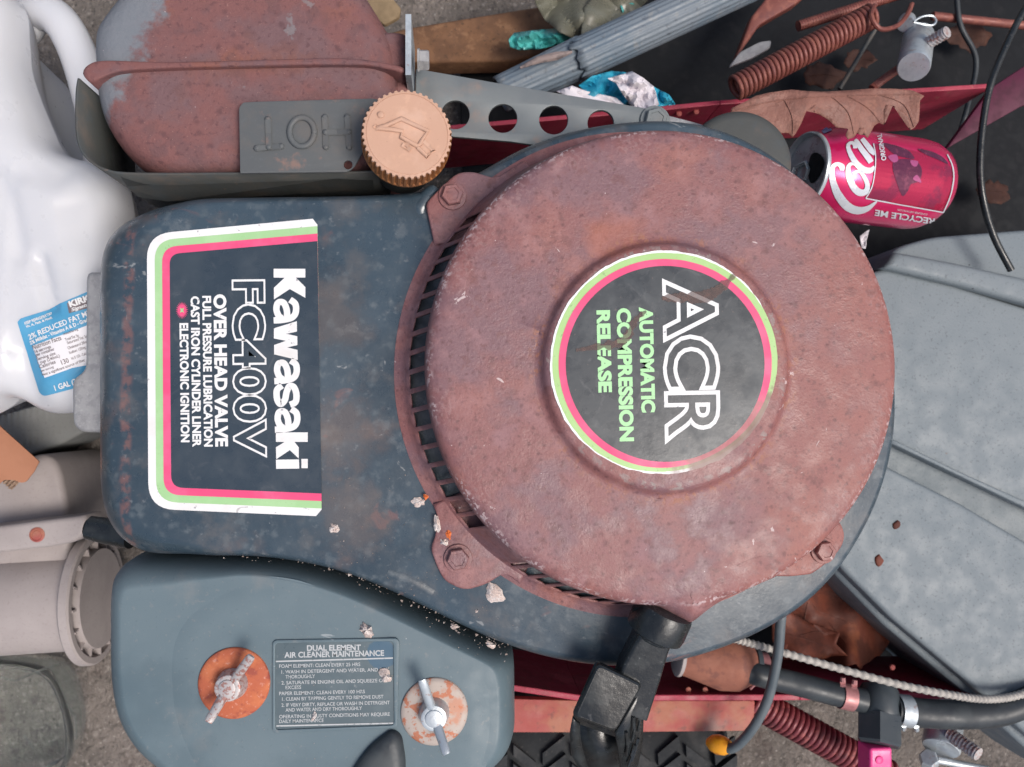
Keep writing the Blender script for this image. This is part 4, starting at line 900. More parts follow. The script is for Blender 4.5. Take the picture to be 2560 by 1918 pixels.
# ================================================================== oak leaves
def leaf(name, outl, z, mat, veins, curl, label, seed, amp=.006):
    t = thing(name, label, 'leaf', P(*outl[0], z).to_tuple())
    bm = bmesh.new(); vs = [bm.verts.new((x, y, 0)) for x, y in outl]; bm.faces.new(vs)
    bmesh.ops.triangulate(bm, faces=bm.faces)
    for _ in range(5):
        le = [e for e in bm.edges if e.calc_length() > 14]
        if le: bmesh.ops.subdivide_edges(bm, edges=le, cuts=1); bmesh.ops.triangulate(bm, faces=bm.faces)
    bm.verts.index_update()
    def zz(x, y): return z+curl(x, y)+amp*noise.noise(Vector((x*.011+seed, y*.011, seed)))
    vv = [P(p.co.x, p.co.y, zz(p.co.x, p.co.y)) for p in bm.verts]; ff = [tuple(k.index for k in q.verts) for q in bm.faces]; bm.free()
    b = mk('blade', vv, ff, mat, t, solid=.00025, sharp=80)
    for vn in veins:
        c = [tuple(p) for p in cat(vn, 5, False)]
        tube('vein', [P(x, y, zz(x, y)+.0003) for x, y in c], [.00045*(1-.6*i/len(c)) for i in range(len(c))], mat, b, seg=6)
    return t
lo1 = [(1826, 283), (1830, 270), (1860, 256), (1888, 240), (1920, 232), (1978, 224), (2020, 228), (2065, 229), (2120, 226), (2181, 221), (2240, 222), (2282, 226), (2311, 240), (2300, 252), (2299, 280), (2297, 304), (2286, 320), (2276, 325), (2275, 301), (2266, 286), (2253, 275), (2232, 264), (2215, 262), (2209, 278), (2211, 313), (2198, 307), (2186, 314), (2178, 330), (2169, 345), (2162, 338), (2160, 319), (2149, 320), (2142, 334), (2134, 344), (2120, 349), (2114, 339), (2121, 322), (2091, 319), (2076, 304), (2065, 296), (2048, 286), (2036, 282), (2039, 261), (2016, 278), (2004, 307), (1990, 333), (1981, 344), (1972, 333), (1950, 333), (1926, 340), (1890, 330), (1856, 310)]
leaf('oak_leaf', lo1, .276, m_leaf, [[(1830, 277), (1950, 250), (2100, 240), (2300, 236)], [(1960, 248), (1980, 290), (1982, 335)], [(2080, 242), (2120, 280), (2135, 335)], [(2120, 240), (2170, 270), (2200, 305)], [(2200, 237), (2260, 262), (2285, 318)]],
     lambda x, y: -.00022*max(0, y-260)*.35, 'dry tan oak leaf with deep lobes lying above the drinks can', 1.3)
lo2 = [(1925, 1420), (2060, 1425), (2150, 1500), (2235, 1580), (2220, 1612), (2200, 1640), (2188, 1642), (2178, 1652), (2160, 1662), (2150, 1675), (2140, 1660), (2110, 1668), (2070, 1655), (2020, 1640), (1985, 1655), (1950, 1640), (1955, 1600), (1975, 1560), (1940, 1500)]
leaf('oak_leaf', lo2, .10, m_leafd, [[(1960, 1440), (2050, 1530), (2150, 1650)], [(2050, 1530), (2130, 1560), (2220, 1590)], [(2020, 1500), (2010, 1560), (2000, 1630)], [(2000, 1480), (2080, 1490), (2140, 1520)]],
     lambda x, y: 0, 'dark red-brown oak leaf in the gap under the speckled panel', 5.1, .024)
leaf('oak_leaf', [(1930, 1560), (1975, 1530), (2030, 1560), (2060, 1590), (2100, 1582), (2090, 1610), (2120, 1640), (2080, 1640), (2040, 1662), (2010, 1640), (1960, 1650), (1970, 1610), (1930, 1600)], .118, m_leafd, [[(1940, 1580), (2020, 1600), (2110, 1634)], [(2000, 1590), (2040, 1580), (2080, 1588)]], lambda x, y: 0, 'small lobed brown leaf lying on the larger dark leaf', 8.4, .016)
# ================================================================== speckled grey panel
tk = thing('speckled_panel', 'speckled grey plastic body panel with a raised rib and a channel', 'panel', P(2400, 1100, .0).to_tuple())
def rb_(pts, zt, zb, r, nm, ro=4, mat=m_tank): return slab(nm, rnd(pts, ro), zt, edge(zt, zb, r, 5), mat, tk, sharp=50)
rb_([(2080, 900), (2235, 620, 30), (2330, 592, 30), (2560, 574), (2760, 570), (2760, 2020), (2560, 1868), (2400, 1722), (2210, 1563), (2088, 1436), (2060, 1380), (2060, 1100)], .150, .02, .004, 'panel_base', 8)
rb_([(2150, 690), (2212, 672), (2380, 712), (2560, 768), (2760, 826), (2760, 1346), (2560, 1262), (2400, 1190), (2224, 1104), (2100, 1050), (2080, 800)], .166, .150, .004, 'upper_face', 6)
rb_([(2060, 1120), (2221, 1168), (2400, 1258), (2560, 1352), (2760, 1460), (2760, 1990), (2560, 1832), (2420, 1706), (2228, 1546), (2110, 1428), (2050, 1350)], .166, .150, .004, 'lower_face', 6)
rb_([(2240, 628), (2400, 658), (2560, 694), (2760, 738), (2760, 816), (2560, 756), (2400, 712), (2212, 668)], .174, .150, .005, 'raised_rib', 6)
rb_([(2228, 1108), (2560, 1268), (2760, 1360), (2760, 1340), (2560, 1252), (2400, 1180), (2228, 1096)], .1685, .160, .0015, 'channel_lip', 1)
for (x, y, s_) in ((2243, 1315, 9), (2198, 1402, 10)):
    pts = [(x+s_*(1+1.0*noise.noise(Vector((k*1.3+.37, x*.013, .5))))*math.cos(k*.7), y+s_*1.4*(1+1.0*noise.noise(Vector((k*1.7+.21, y*.017, 3.3))))*math.sin(k*.7)) for k in range(9)]
    tag(slab('leaf_crumb', pts, .1672, [(0, .1662), (.0003, .1672), (.0008, .1676)], m_leafd), 'small brown leaf crumb on the speckled panel, '+('upper one' if y < 1350 else 'lower one with a stalk'), 'leaf crumb', 'crumbs on the speckled panel')
# ================================================================== mower frame
fr = thing('mower_frame', 'worn red steel mower frame rails running beneath the engine', 'frame', P(1600, 1730, 0).to_tuple())
def railm(p, q, wpx, zt, zb):
    a, b = P(*p, zt), P(*q, zt); dd = (b-a); nn_ = dd.cross(Vector((0, 0, 1))).normalized()*S(wpx, zt)/2
    vv = [a-nn_, b-nn_, b+nn_, a+nn_]; lo_ = [Vector((p_.x, p_.y, zb)) for p_ in vv]
    return loft([lo_, vv], cap0=True)
mbf = MB()
mbf.add(*railm((1180, 1705), (1451, 1746), 15, .150, .05)); mbf.add(*railm((1451, 1746), (2000, 1744), 15, .150, .05)); mbf.add(*railm((2000, 1744), (2450, 1740), 15, .150, .05))
bevel(mbf.build('lower_rail', m_red, fr, smooth=False), .0008, 2)
slab('rail_flange', rnd([(1180, 1745), (1450, 1752), (1888, 1752), (1884, 1828), (1500, 1832), (1180, 1832)], 3), .135, edge(.135, .128, .001, 2), m_redr, fr)
mbf = MB(); mbf.add(*railm((1000, 330), (1620, 274), 12, .150, .05)); mbf.add(*railm((1620, 274), (1800, 256), 12, .150, .05)); mbf.add(*railm((1800, 256), (2480, 214), 12, .150, .05))
bevel(mbf.build('upper_rail', m_red, fr, smooth=False), .0008, 2)
slab('cross_plate', rnd([(2366, 372), (2480, 218), (2600, 140), (2640, 160), (2640, 240), (2560, 262)], 4), .146, edge(.146, .140, .001, 2), M('shaded_red_paint', (.085, .012, .034), [((.05, .01, .022), 'n', 60, .45, .65, .7)], rough=.55), fr)  # frame red made darker, the shade on this plate is in the paint
for x, y in ((1720, 1724), (1762, 1724), (1697, 285), (1740, 280), (2230, 1668)):
    c = P(x, y, .142); hexb = rev('rivet', c, (0, 0, 1), [(.0025, 0), (.0022, .0012), (.001, .0018)], m_redr, fr, seg=12)
# added black sheet standing in for the deep shade between the rails
mk('shade_sheet', *slabm(rnd([(1150, 100), (1900, -200), (2900, -200), (2900, 600), (2300, 900), (2300, 1500), (2800, 1720), (1180, 1720)], 10), .035, edge(.035, .012, .002, 2)), m_black, fr)
# ================================================================== springs, pins and rods
def spring(name, a, b, rpx, wpx, pitch, mat, label, hook=None):
    z1, z2 = a[2], b[2]; A, B = P(*a), P(*b); t = thing(name, label, 'spring', A.to_tuple(), 'coil springs on the mower frame')
    turns = math.hypot(a[0]-b[0], a[1]-b[1])/pitch
    mk('coil', *springm(A, B, S(rpx, z1), S(wpx, z1), turns, 18, 8), mat, t, sharp=80)
    if hook: tube('hook_end', [P(*p) for p in [tuple(k) for k in cat(hook, 6, False)]], S(wpx, z1), mat, t, seg=8)
    return t
spring('coil_spring', (2176, 42, .172), (1836, 222, .176), 29, 6.2, 12.6, m_spring, 'thick rusty coil spring slanting above the oak leaf', hook=[(2188, 12, .178), (2178, 40, .186), (2200, 72, .185), (2240, 66, .176), (2266, 40, .166), (2280, 10, .160)])
spring('coil_spring', (1880, 1752, .118), (2230, 1945, .130), 34, 6.8, 14.6, m_springr, 'red-brown coil spring near the magenta clip at the bottom', hook=[(1826, 1746, .12), (1850, 1778, .118), (1880, 1794, .118), (1900, 1790, .118)])
def rodthing(name, label, cat_, a, b, rpx, mat, thread=True, pitch=6):
    A, B = P(*a), P(*b); n_ = max(8, int(math.hypot(a[0]-b[0], a[1]-b[1])/pitch*4)); r0 = S(rpx, a[2])
    path = [A.lerp(B, i/n_) for i in range(n_+1)]; rad = [r0*(1+(.10*math.sin(i*math.pi/2) if thread else 0)) for i in range(n_+1)]
    rad[0] *= .85; rad[-1] *= .85
    return tag(tube(name, path, rad, mat, None, seg=14, sharp=80), label, cat_)
rodthing('threaded_rod', 'thin threaded rod behind the thick rusty spring', 'rod', (1994, 66, .150), (2330, -40, .150), 13, m_spring, pitch=7)
def pivot(name, label, c, r, ln, a, b, rpx, loc_):
    t = thing(name, label, 'pivot pin', P(*loc_).to_tuple(), 'pivot pins on the steering links')
    A, B = P(*c[0]), P(*c[1])
    rev('sleeve', A, B-A, [(S(r, c[0][2])*.96, 0), (S(r, c[0][2]), .002), (S(r, c[0][2]), (B-A).length-.002), (S(r, c[0][2])*.93, (B-A).length)], m_zinc, t, seg=32)
    n_ = 36; A2, B2 = P(*a), P(*b); r0 = S(rpx, a[2])
    tube('threaded_end', [A2.lerp(B2, i/n_) for i in range(n_+1)], [r0*(1+.1*math.sin(i*1.57)) for i in range(n_+1)], m_zinc2, t, seg=14, sharp=80)
    return t
t = pivot('pivot_pin', 'galvanised pivot pin with a threaded end, in the shade near the spring', ((2296, 92, .150), (2284, 168, .186)), 39, 0, (2296, 122, .172), (2368, 80, .196), 15, (2290, 130, .12))
tube('link_rod', [P(2180, 222, .150), P(2200, 205, .150), P(2252, 168, .156), P(2275, 150, .160)], .0034, m_spring, t, seg=12)
t2 = thing('cotter_pin', 'small pin with a looped wire clip beside the hooked spring end', 'cotter pin', P(2262, 70, .14).to_tuple())
rev('pin_head', P(2268, 52, .150), P(2256, 80, .172)-P(2268, 52, .150), [(S(22, .16), 0), (S(22, .16), .010), (S(20, .16), .0115)], m_zinc, t2, seg=24)
tube('wire_loop', [P(*p, .176) for p in [tuple(k) for k in cat([(2284, 54), (2305, 42), (2330, 40), (2340, 52), (2332, 63), (2312, 62), (2284, 56)], 6, False)]], .0009, m_zinc, t2, seg=8)
pivot('pivot_pin', 'galvanised pivot pin with a bright threaded end, below the black hose', ((2362, 1800, .115), (2352, 1872, .130)), 44, 0, (2372, 1834, .135), (2446, 1886, .158), 17, (2360, 1850, .1))
rev('lock_nut', P(2322, 1905, .120), P(2322, 1880, .142)-P(2322, 1905, .120), [(S(24, .13), 0), (S(24, .13), .012), (S(20, .13), .0145)], m_zinc, None, seg=6, sharp=20)
tag(bpy.data.objects['lock_nut'], 'dark hexagonal nut on the frame below the pivot pin', 'nut')
rodthing('bright_rod', 'shiny rod at the bottom edge beside the hexagonal nut', 'rod', (2340, 1900, .130), (2470, 1924, .130), 9, m_alum, thread=False)
# ================================================================== hoses, cables, valve
def hose(name, label, pts, rpx, mat, cat_='hose', seg=16, ribs=0):
    c = [tuple(p) for p in cat(pts, 10 if not ribs else 60, False)]; n_ = len(c)
    rad = [S(rpx, p[2])*(1+(.13*math.sin(i*ribs) if ribs else 0)) for i, p in enumerate(c)]
    return tag(tube(name, [P(*p) for p in c], rad, mat, None, seg=seg, sharp=80), label, cat_)
hose('ribbed_cable', 'light grey ribbed cable sheath crossing above the black hose', [(1800, 1588, .17), (1860, 1604, .172), (1960, 1632, .176), (2100, 1672, .180), (2250, 1712, .184), (2380, 1738, .186), (2460, 1748, .184), (2530, 1742, .178), (2600, 1720, .174)], 9.5, m_cond, 'cable', 12, ribs=.78)
hose('fuel_hose', 'black rubber hose between the rusty horn and the valve', [(1840, 1668, .160), (1910, 1690, .162), (2000, 1712, .164), (2090, 1736, .166), (2160, 1752, .167)], 30, m_hose)
hose('fuel_hose', 'thick black rubber hose running out of view at the bottom corner', [(2230, 1772, .167), (2320, 1784, .168), (2420, 1786, .169), (2510, 1776, .169), (2600, 1738, .168)], 36, m_hose)
vl = thing('fuel_valve', 'black plastic fuel valve with hexagonal collar and magenta clip', 'valve', P(2200, 1800, .08).to_tuple())
a, b = P(2198, 1714, .158), P(2198, 1862, .176)
rev('valve_barrel', a, b-a, [(S(38, .13), 0), (S(44, .13), .003), (S(47, .13), .010), (S(47, .13), .022), (S(44, .13), .024)], m_bplas, vl, seg=36, sharp=35)
rev('hex_collar', a.lerp(b, .50), b-a, [(S(54, .14), 0), (S(54, .14), (b-a).length*.46), (S(48, .14), (b-a).length*.50)], m_bplas, vl, seg=6, sharp=20)
mk('magenta_clip', *boxm(P(2186, 1896, .172), Vector((S(29, .17), 0, 0)), (P(2186, 1858, .17)-P(2186, 1935, .17))/2, Vector((0, 0, .010))), m_pinkp, vl, smooth=False); bevel(bpy.data.objects['magenta_clip'], .002)
rev('clip_button', P(2198, 1900, .1822), (0, 0, 1), [(S(10, .16), 0), (S(9, .16), .0008), (S(6, .16), .0004)], m_pinkp, vl, seg=20)
def clamp(label, c, d_, rpx, wpx, mat, ears):
    t = thing('hose_clamp', label, 'hose clamp', P(*c).to_tuple(), 'spring clamps on the fuel hose'); A = P(*c); D = (P(*d_)-A).normalized(); r = S(rpx, c[2]); w_ = S(wpx, c[2])
    v, f = revm(A-D*w_/2, D, [(r, 0), (r*1.05, 0), (r*1.05, w_), (r, w_)], 32); mk('band', v, f[:-2], mat, t, sharp=30)
    for e in ears:
        mk('ear', *tubem([P(*p) for p in e], [S(7, .15), S(7, .15), S(6, .15)], 8), mat, t)
    return t
clamp('pinkish rusty spring clamp on the black hose left of the valve', (2116, 1742, .1665), (2160, 1752, .167), 31, 34, m_clampr, [[(2108, 1716, .178), (2107, 1704, .178), (2107, 1694, .178)], [(2136, 1722, .178), (2136, 1710, .178), (2137, 1700, .178)]])
clamp('bright spring clamp on the thick hose right of the valve', (2258, 1777, .1675), (2320, 1784, .168), 38, 34, m_zinc, [[(2258, 1802, .176), (2259, 1814, .174), (2259, 1824, .172)], [(2286, 1804, .176), (2290, 1816, .174), (2292, 1826, .172)]])
hn = thing('rusty_horn', 'rust-brown conical metal horn half hidden under the housing', 'horn', P(1800, 1670, .08).to_tuple())
a, b = P(1700, 1640, .150), P(1905, 1668, .150); D = (b-a); L_ = D.length
rev('cone', a, D, [(S(44, .15), 0), (S(50, .15), L_*.12), (S(70, .15), L_*.5), (S(66, .15), L_*.72), (S(48, .15), L_*.86), (S(40, .15), L_*.9)], m_horn, hn, seg=40, sharp=35)
rev('lip_ring', a-D.normalized()*.003, D, [(S(46, .15), 0), (S(50, .15), .001), (S(50, .15), .0035), (S(44, .15), .0045)], m_tan, hn, seg=40)
rev('gasket', a+D*.86, D, [(S(46, .15), 0), (S(50, .15), .001), (S(48, .15), .005), (S(40, .15), .006)], m_bplas, hn, seg=36)
rev('end_band', a+D*.91, D, [(S(36, .15), 0), (S(37, .15), .009), (S(33, .15), .0095)], m_clampr, hn, seg=36)
tube('wire_clip', [P(*p) for p in ((1882, 1690, .166), (1886, 1712, .160), (1876, 1722, .158))], .0012, m_clampr, hn, seg=8)
ct = thing('black_cable', 'grey-black cable arching down to an amber plastic tip', 'cable', P(1900, 1750, .1).to_tuple())
cpts = [(1955, 1520, .200), (1951, 1560, .198), (1944, 1640, .192), (1922, 1740, .184), (1890, 1808, .176), (1852, 1856, .168), (1826, 1872, .162), (1810, 1864, .156)]
tube('jacket', [P(*p) for p in [tuple(k) for k in cat(cpts, 8, False)]], S(12.5, .185), m_cable, ct, seg=16)
a, b = P(1824, 1868, .160), P(1762, 1854, .145)
rev('amber_tip', a, b-a, [(S(15, .15), 0), (S(22, .15), .004), (S(24, .15), .010), (S(20, .15), .015), (S(10, .15), .019)], m_yel, ct, seg=24)
hose('thin_cord', 'thin black cord hanging at the right edge in front of the red plate', [(2620, -60, .20), (2560, 26, .20), (2508, 130, .20), (2474, 220, .198), (2456, 320, .194), (2450, 420, .190), (2458, 500, .186), (2484, 590, .178), (2528, 676, .174)], 9, m_rub, 'cord', 10)
# dim litter behind the thick spring
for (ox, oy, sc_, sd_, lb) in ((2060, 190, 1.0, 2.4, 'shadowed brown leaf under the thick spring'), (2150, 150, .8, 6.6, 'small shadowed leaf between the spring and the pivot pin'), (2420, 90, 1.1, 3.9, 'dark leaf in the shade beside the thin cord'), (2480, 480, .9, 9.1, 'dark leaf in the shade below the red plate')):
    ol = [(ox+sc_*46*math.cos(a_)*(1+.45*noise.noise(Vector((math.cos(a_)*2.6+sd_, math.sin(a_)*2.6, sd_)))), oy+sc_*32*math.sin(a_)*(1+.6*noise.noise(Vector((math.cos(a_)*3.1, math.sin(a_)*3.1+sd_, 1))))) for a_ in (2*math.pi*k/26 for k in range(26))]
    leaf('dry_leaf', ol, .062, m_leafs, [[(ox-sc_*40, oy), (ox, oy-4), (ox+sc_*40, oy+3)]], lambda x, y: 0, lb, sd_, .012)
rodthing('steel_rod', 'thin dark steel rod leaning in the shade behind the pivot pin', 'rod', (2098, 224, .09), (2196, 60, .10), 6, m_dkmet, thread=False)
rodthing('steel_rod', 'rusty steel rod crossing the shade at the top right corner', 'rod', (2330, 40, .08), (2620, 70, .08), 11, m_spring, thread=False)
hose('wire_loom', 'dull black wire curving through the shade near the top right corner', [(2390, -40, .09), (2400, 60, .085), (2440, 150, .08), (2420, 260, .075), (2400, 330, .07)], 7, m_hose, 'wire', 8)
# ================================================================== tyre under the frame
ty = thing('tyre', 'black lugged tyre under the frame at the bottom edge', 'tyre', P(1560, 1980, 0).to_tuple())
a, b = P(1200, 1935, .10), P(1846, 1935, .10); a.z = b.z = .045; D = (b-a).normalized(); L_ = (b-a).length; rt = .056
rev('carcass', a, D, [(rt*.5, 0), (rt*.8, .004), (rt*.95, .02), (rt, .05), (rt, L_-.05), (rt*.95, L_-.02), (rt*.8, L_-.004), (rt*.5, L_)], m_tyre, ty, seg=48)
u_, v_ = frame(D)
for k in range(9):
    for j in range(12):
        t = R(-20+j*14+(7 if k % 2 else 0)); e = Vector((0, math.sin(t), math.cos(t))); e = Vector((0, 0, 1))*math.cos(t)+D.cross(Vector((0, 0, 1)))*math.sin(t); s_ = D.cross(e)
        c = a+D*(L_*(k+.5)/9)+e*rt
        mk('tread_lug', *boxm(c, (D*.7+s_*(.5 if k % 2 else -.5)).normalized()*.012, s_*.0046, e*.004), m_tyre, ty, smooth=False)
# ================================================================== litter behind the engine, top edge
bd = rnd([(940, 92), (1010, 70), (1280, 26), (1420, 4), (1560, -40), (1600, 40), (1420, 120), (1280, 152), (1080, 156), (960, 150)], 6)
tag(slab('weathered_board', bd, .075, edge(.075, .05, .003, 3), m_wood, sharp=50), 'weathered brown board lying behind the muffler', 'board')
tag(slab('card_scrap', rnd([(905, -20), (960, -30), (1002, 20), (998, 42), (962, 62), (930, 40)], 4), .10, edge(.10, .095, .001, 2), M('olive_card', (.235, .17, .10), [((.17, .125, .075), 'n', 60, .45, .65, .7)], rough=.8)), 'olive-brown card scrap beside the muffler corner', 'card scrap')
def crumple(name, outl, z, amp, mat, label, cat_, seed, fr_=.02):
    bm = bmesh.new(); vs = [bm.verts.new((x, y, 0)) for x, y in outl]; bm.faces.new(vs); bmesh.ops.triangulate(bm, faces=bm.faces)
    for _ in range(5):
        le = [e for e in bm.edges if e.calc_length() > 12]
        if le: bmesh.ops.subdivide_edges(bm, edges=le, cuts=1); bmesh.ops.triangulate(bm, faces=bm.faces)
    bm.verts.index_update(); vv = []
    for p in bm.verts:
        q_ = Vector((p.co.x*fr_+seed, p.co.y*fr_, seed)); h = abs(noise.noise(q_))*1.4-.3+.5*abs(noise.noise(q_*2.3))
        vv.append(P(p.co.x, p.co.y, z+amp*h))
    ff = [tuple(k.index for k in q.verts) for q in bm.faces]; bm.free()
    return tag(mk(name, vv, ff, mat, None, solid=.0004, sharp=28), label, cat_)
crumple('cloudy_bag', [(1320, -60), (1340, 10), (1362, 50), (1395, 78), (1440, 100), (1452, 96), (1470, 30), (1500, 20), (1550, 10), (1560, -60)], .115, .03, m_film, 'cloudy olive plastic bag behind the blue-grey pipe', 'bag', 2.2, .007)
crumple('cloudy_bag', [(1452, 98), (1458, 20), (1500, -30), (1600, -60), (1640, -20), (1580, 40), (1520, 70)], .125, .02, m_film, 'crumpled pale olive plastic bag touching the blue-grey pipe', 'bag', 7.7, .007)
crumple('teal_bag', [(1272, 100), (1285, 82), (1330, 76), (1400, 70), (1418, 76), (1444, 100), (1420, 118), (1380, 116), (1340, 124), (1300, 126), (1276, 118)], .112, .014, m_teal, 'crumpled teal plastic scrap on the board', 'plastic scrap', 4.4, .03)
crumple('teal_bag', [(1552, 14), (1580, 8), (1602, 20), (1592, 40), (1560, 44)], .118, .01, m_teal, 'tiny teal plastic scrap above the blue-grey pipe', 'plastic scrap', 3.1, .03)
pi_ = thing('fluted_pipe', 'blue-grey fluted pipe with a torn end', 'pipe', P(1550, 110, .1).to_tuple())
a, b = P(1436, 154, .140), P(1900, -60, .150); D = b-a; u_, v_ = frame(D)
rings = []
for i in range(26):
    t = i/25; rgs = []
    for k in range(96):
        an = 2*math.pi*k/96; rr = S(52, .15)*(1+.020*(1 if k % 4 < 2 else -1))
        rgs.append(a+D*t+(u_*math.cos(an)+v_*math.sin(an))*rr)
    if i == 0: rgs = [p+D*(.03*noise.noise(Vector((k*.18, 0, 4)))) for k, p in enumerate(rgs)]
    rings.append(rgs)
mk('pipe_wall', *loft(rings, cap1=False), m_pipe, pi_, sharp=60, solid=.002)
# split sleeve past the torn end
rings = []
a2, b2 = P(1250, 236, .132), P(1450, 146, .136); D2 = b2-a2; u_, v_ = frame(D2)
for i in range(14):
    t = i/13; rgs = []
    for k in range(60):
        an = R(-70)+R(250)*k/59; rr = S(44+8*t, .13)*(1+.02*(1 if k % 4 < 2 else -1))
        p = a2+D2*t+(u_*math.cos(an)+v_*math.sin(an))*rr
        if i == 13: p += D2*(.10*noise.noise(Vector((k*.25, 2, 1))))
        rgs.append(p)
    rings.append(rgs)
mk('split_sleeve', *loft(rings, cap1=False, closed=False), m_pipe, pi_, sharp=60, solid=.0018)
mk('torn_edge', *tubem([P(x, y, .158) for x, y in ((1300, 170), (1345, 150), (1392, 140), (1430, 130))], [.001, .003, .0035, .001], 8), m_pipein, pi_)
crumple('cyan_wrapper', [(1446, 214), (1480, 190), (1530, 178), (1560, 180), (1600, 196), (1650, 226), (1672, 236), (1690, 262), (1640, 274), (1560, 262), (1480, 246)], .150, .020, m_cyan, 'crumpled cyan plastic wrapper by the perforated bracket', 'wrapper', 9.2, .02)
crumple('white_paper', [(1390, 228), (1430, 214), (1466, 228), (1540, 244), (1560, 262), (1500, 262), (1440, 250)], .160, .010, m_paper, 'flat white paper scrap left of the cyan wrapper', 'paper', 1.9, .02)
crumple('white_paper', [(1520, 196), (1556, 186), (1580, 178), (1610, 196), (1634, 216), (1648, 262), (1630, 270), (1612, 300), (1580, 268), (1564, 246), (1576, 210), (1540, 208)], .168, .014, m_paper, 'crumpled white paper standing over the cyan wrapper', 'paper', 6.3, .025)
# dim parts at the far side
tag(slab('rusty_bar', rnd([(1838, 150), (1900, 62), (1990, 10), (2070, -60), (1960, -60), (1880, 40)], 4), .11, edge(.11, .10, .002, 3), m_spring), 'rusty flat bar in the shade behind the thick spring', 'bar')
tag(slab('pale_scrap', rnd([(1822, 168), (1850, 130), (1900, 104), (1930, 100), (1926, 120), (1880, 146)], 4), .13, edge(.13, .127, .001, 2), m_alu), 'pale grey metal scrap beside the thick spring', 'metal scrap')
crumple('white_paper', [(2150, 590), (2166, 578), (2174, 574), (2166, 600), (2164, 622), (2154, 620)], .17, .006, m_paper, 'tiny white paper shred between the can and the recoil cover', 'paper', 8.3, .03)
tag(slab('dark_slab', rnd([(838, 2010), (886, 1920, 40), (926, 1868, 30), (978, 1830, 20), (1003, 1844, 14), (1012, 1900), (1016, 2010)], 10), az+.006, [(0, az+.0004), (0, az+.002), (.0012, az+.005), (.004, az+.0065), (.007, az+.007)], m_hose, sharp=60), 'black slab added as a dark shape over the air cleaner cover at the bottom edge', 'rubber flap')  # black slab added to give the dark shape at the bottom edge
# ================================================================== dry flakes lying on the engine
def flake(x, y, r, z, seed, mat, label, asp=1.5, rot=0, hgt=.0016):
    r *= .85; n_ = 17; o = []
    for k in range(n_):
        a_ = 2*math.pi*k/n_; rr = r*(1+.55*noise.noise(Vector((math.cos(a_)*1.7+seed, math.sin(a_)*1.7, seed))))
        px_, py_ = rr*math.cos(a_)*asp, rr*math.sin(a_); o.append((x+px_*math.cos(rot)-py_*math.sin(rot), y+px_*math.sin(rot)+py_*math.cos(rot)))
    vv = [P(px_, py_, z) for px_, py_ in o]+[P(x+(px_-x)*.6, y+(py_-y)*.6, z+hgt*(.5+.9*noise.noise(Vector((i*2.1, seed, 0))))) for i, (px_, py_) in enumerate(o)]+[P(x, y, z+hgt*.9)]
    ff = [(i, (i+1) % n_, n_+(i+1) % n_, n_+i) for i in range(n_)]+[(n_+i, n_+(i+1) % n_, 2*n_) for i in range(n_)]
    return tag(mk('dry_flake', vv, ff, mat, None, sharp=20), label, 'flake', 'dry flakes on the engine')
flake(1236, 1484, 22, .3095, 1.1, m_flake, 'largest pale fibrous flake, below the lower left mounting tab', 1.5, 1.0, .003)
flake(1045, 1256, 14, .3095, 2.2, m_flake, 'white flake beside the slotted rim of the recoil cover', 1.6, .2)
flake(1064, 1242, 7, .3125, 3.1, m_flakeo, 'tiny orange flake on the rim above the white flake', 1.4, 1.2)
flake(1092, 1310, 9, .3130, 4.3, m_flake, 'thin pale flake on the edge of the lower left tab', 2.8, 1.5)
flake(1122, 1336, 8, .3130, 5.2, m_flakeo, 'orange flake beside the lower left bolt', 1.7, 1.2)
flake(1110, 1356, 9, .3130, 6.4, m_flake, 'whitish flake touching the lower left bolt', 1.5, .7)
flake(836, 1320, 13, .3092, 7.7, m_flake, 'tan flake on the housing below the decal corner', 1.2, .3)
flake(916, 1576, 16, az, 8.1, m_flake, 'tan flake above the framed instruction plate', 1.5, .8, .004)
flake(965, 1690, 15, az+.0012, 9.6, m_flake, 'tan flake lying on the right frame of the instruction plate', 1.3, .9, .003)
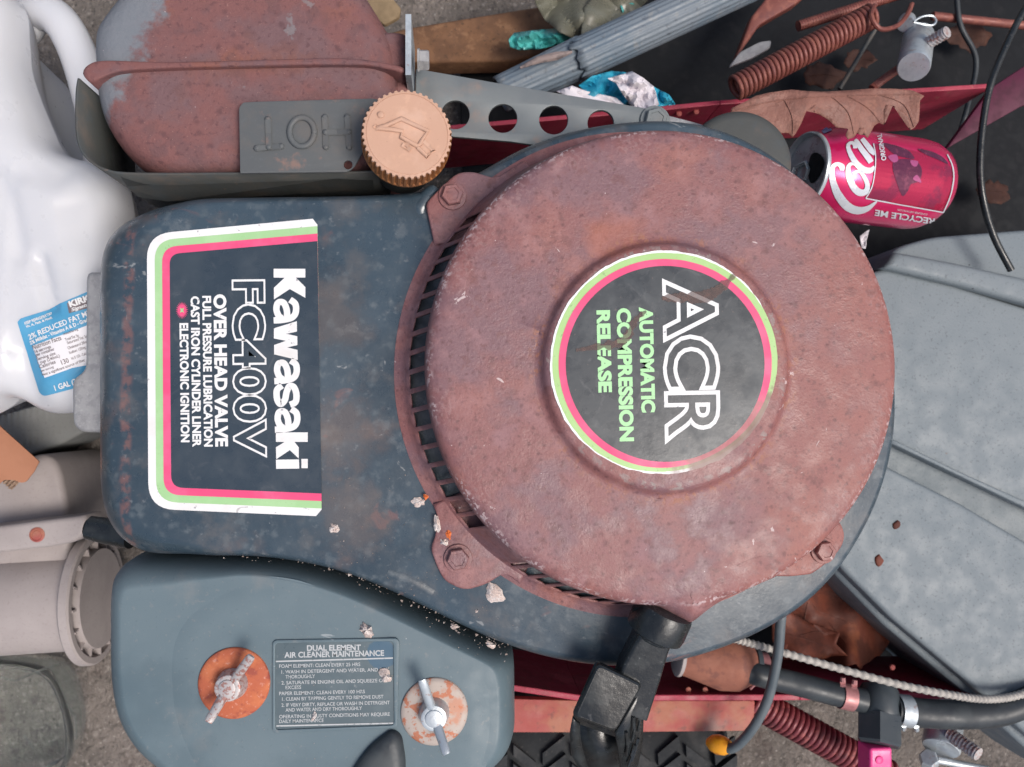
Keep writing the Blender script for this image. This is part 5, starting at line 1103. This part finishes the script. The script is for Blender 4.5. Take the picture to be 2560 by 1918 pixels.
flake(1136, 1566, 8, .300, 10.4, m_flake, 'oval tan flake in the seam above the air cleaner cover', 2.0, .1)
flake(1226, 1612, 9, .296, 11.9, m_flake, 'tan flake near the right end of the seam', 1.8, .5)
flake(1192, 1528, 6, .3085, 12.7, m_flake, 'small tan crumb on the housing left of the rope outlet', 1.1, .1)
flake(786, 1790, 6, az+.0006, 13.3, m_flake, 'tiny pinkish splinter on the lower text of the instruction plate', 2.4, 1.9)

# ================================================================== fine grit caught in the seam and on the covers (too small to count)
rg_ = random.Random(3); gm = MB()
def grain(p, r):
    vv_ = [p+Vector((rg_.uniform(-1, 1), rg_.uniform(-1, 1), rg_.uniform(-.2, .8)))*r for _ in range(5)]
    gm.add(vv_, [(0, 1, 2), (0, 2, 3), (0, 3, 1), (1, 4, 2), (2, 4, 3), (3, 4, 1)])
seam = [tuple(p) for p in cat([(560, 1390), (700, 1396), (800, 1414), (900, 1450), (1010, 1500), (1110, 1552), (1210, 1600), (1270, 1630)], 30, False)]
for _ in range(210):
    x_, y_ = rg_.choice(seam); o_ = rg_.gauss(0, 14)
    h_, _n = None, None
    grain(P(x_, y_+o_-6, .3045-abs(o_)*.0002), rg_.uniform(.0002, .0009)*(1 if rg_.random() < .9 else 1.8))
for _ in range(260):
    x_, y_ = rg_.uniform(820, 1290), rg_.uniform(1180, 1600)
    if y_ > 1370+max(0, x_-650)*.34: continue
    if (x_-1600)**2+(y_-930)**2 < 640**2: continue
    grain(P(x_, y_, .3092), rg_.uniform(.00012, .0005))
for _ in range(150):
    x_, y_ = rg_.uniform(460, 1210), rg_.uniform(1560, 1900)
    grain(P(x_, y_, az+.0002), rg_.uniform(.0001, .0004))
gr = gm.build('grit', M('tan_grit', (.30, .24, .21), [((.42, .38, .36), 'n', 300, .5, .6, .8), ((.16, .12, .1), 'n', 200, .55, .65, .8)], rough=.9), None, smooth=False); gr['kind'] = 'stuff'; gr['label'] = 'pale dry grit in the seam between housing and air cleaner cover'; gr['category'] = 'grit'
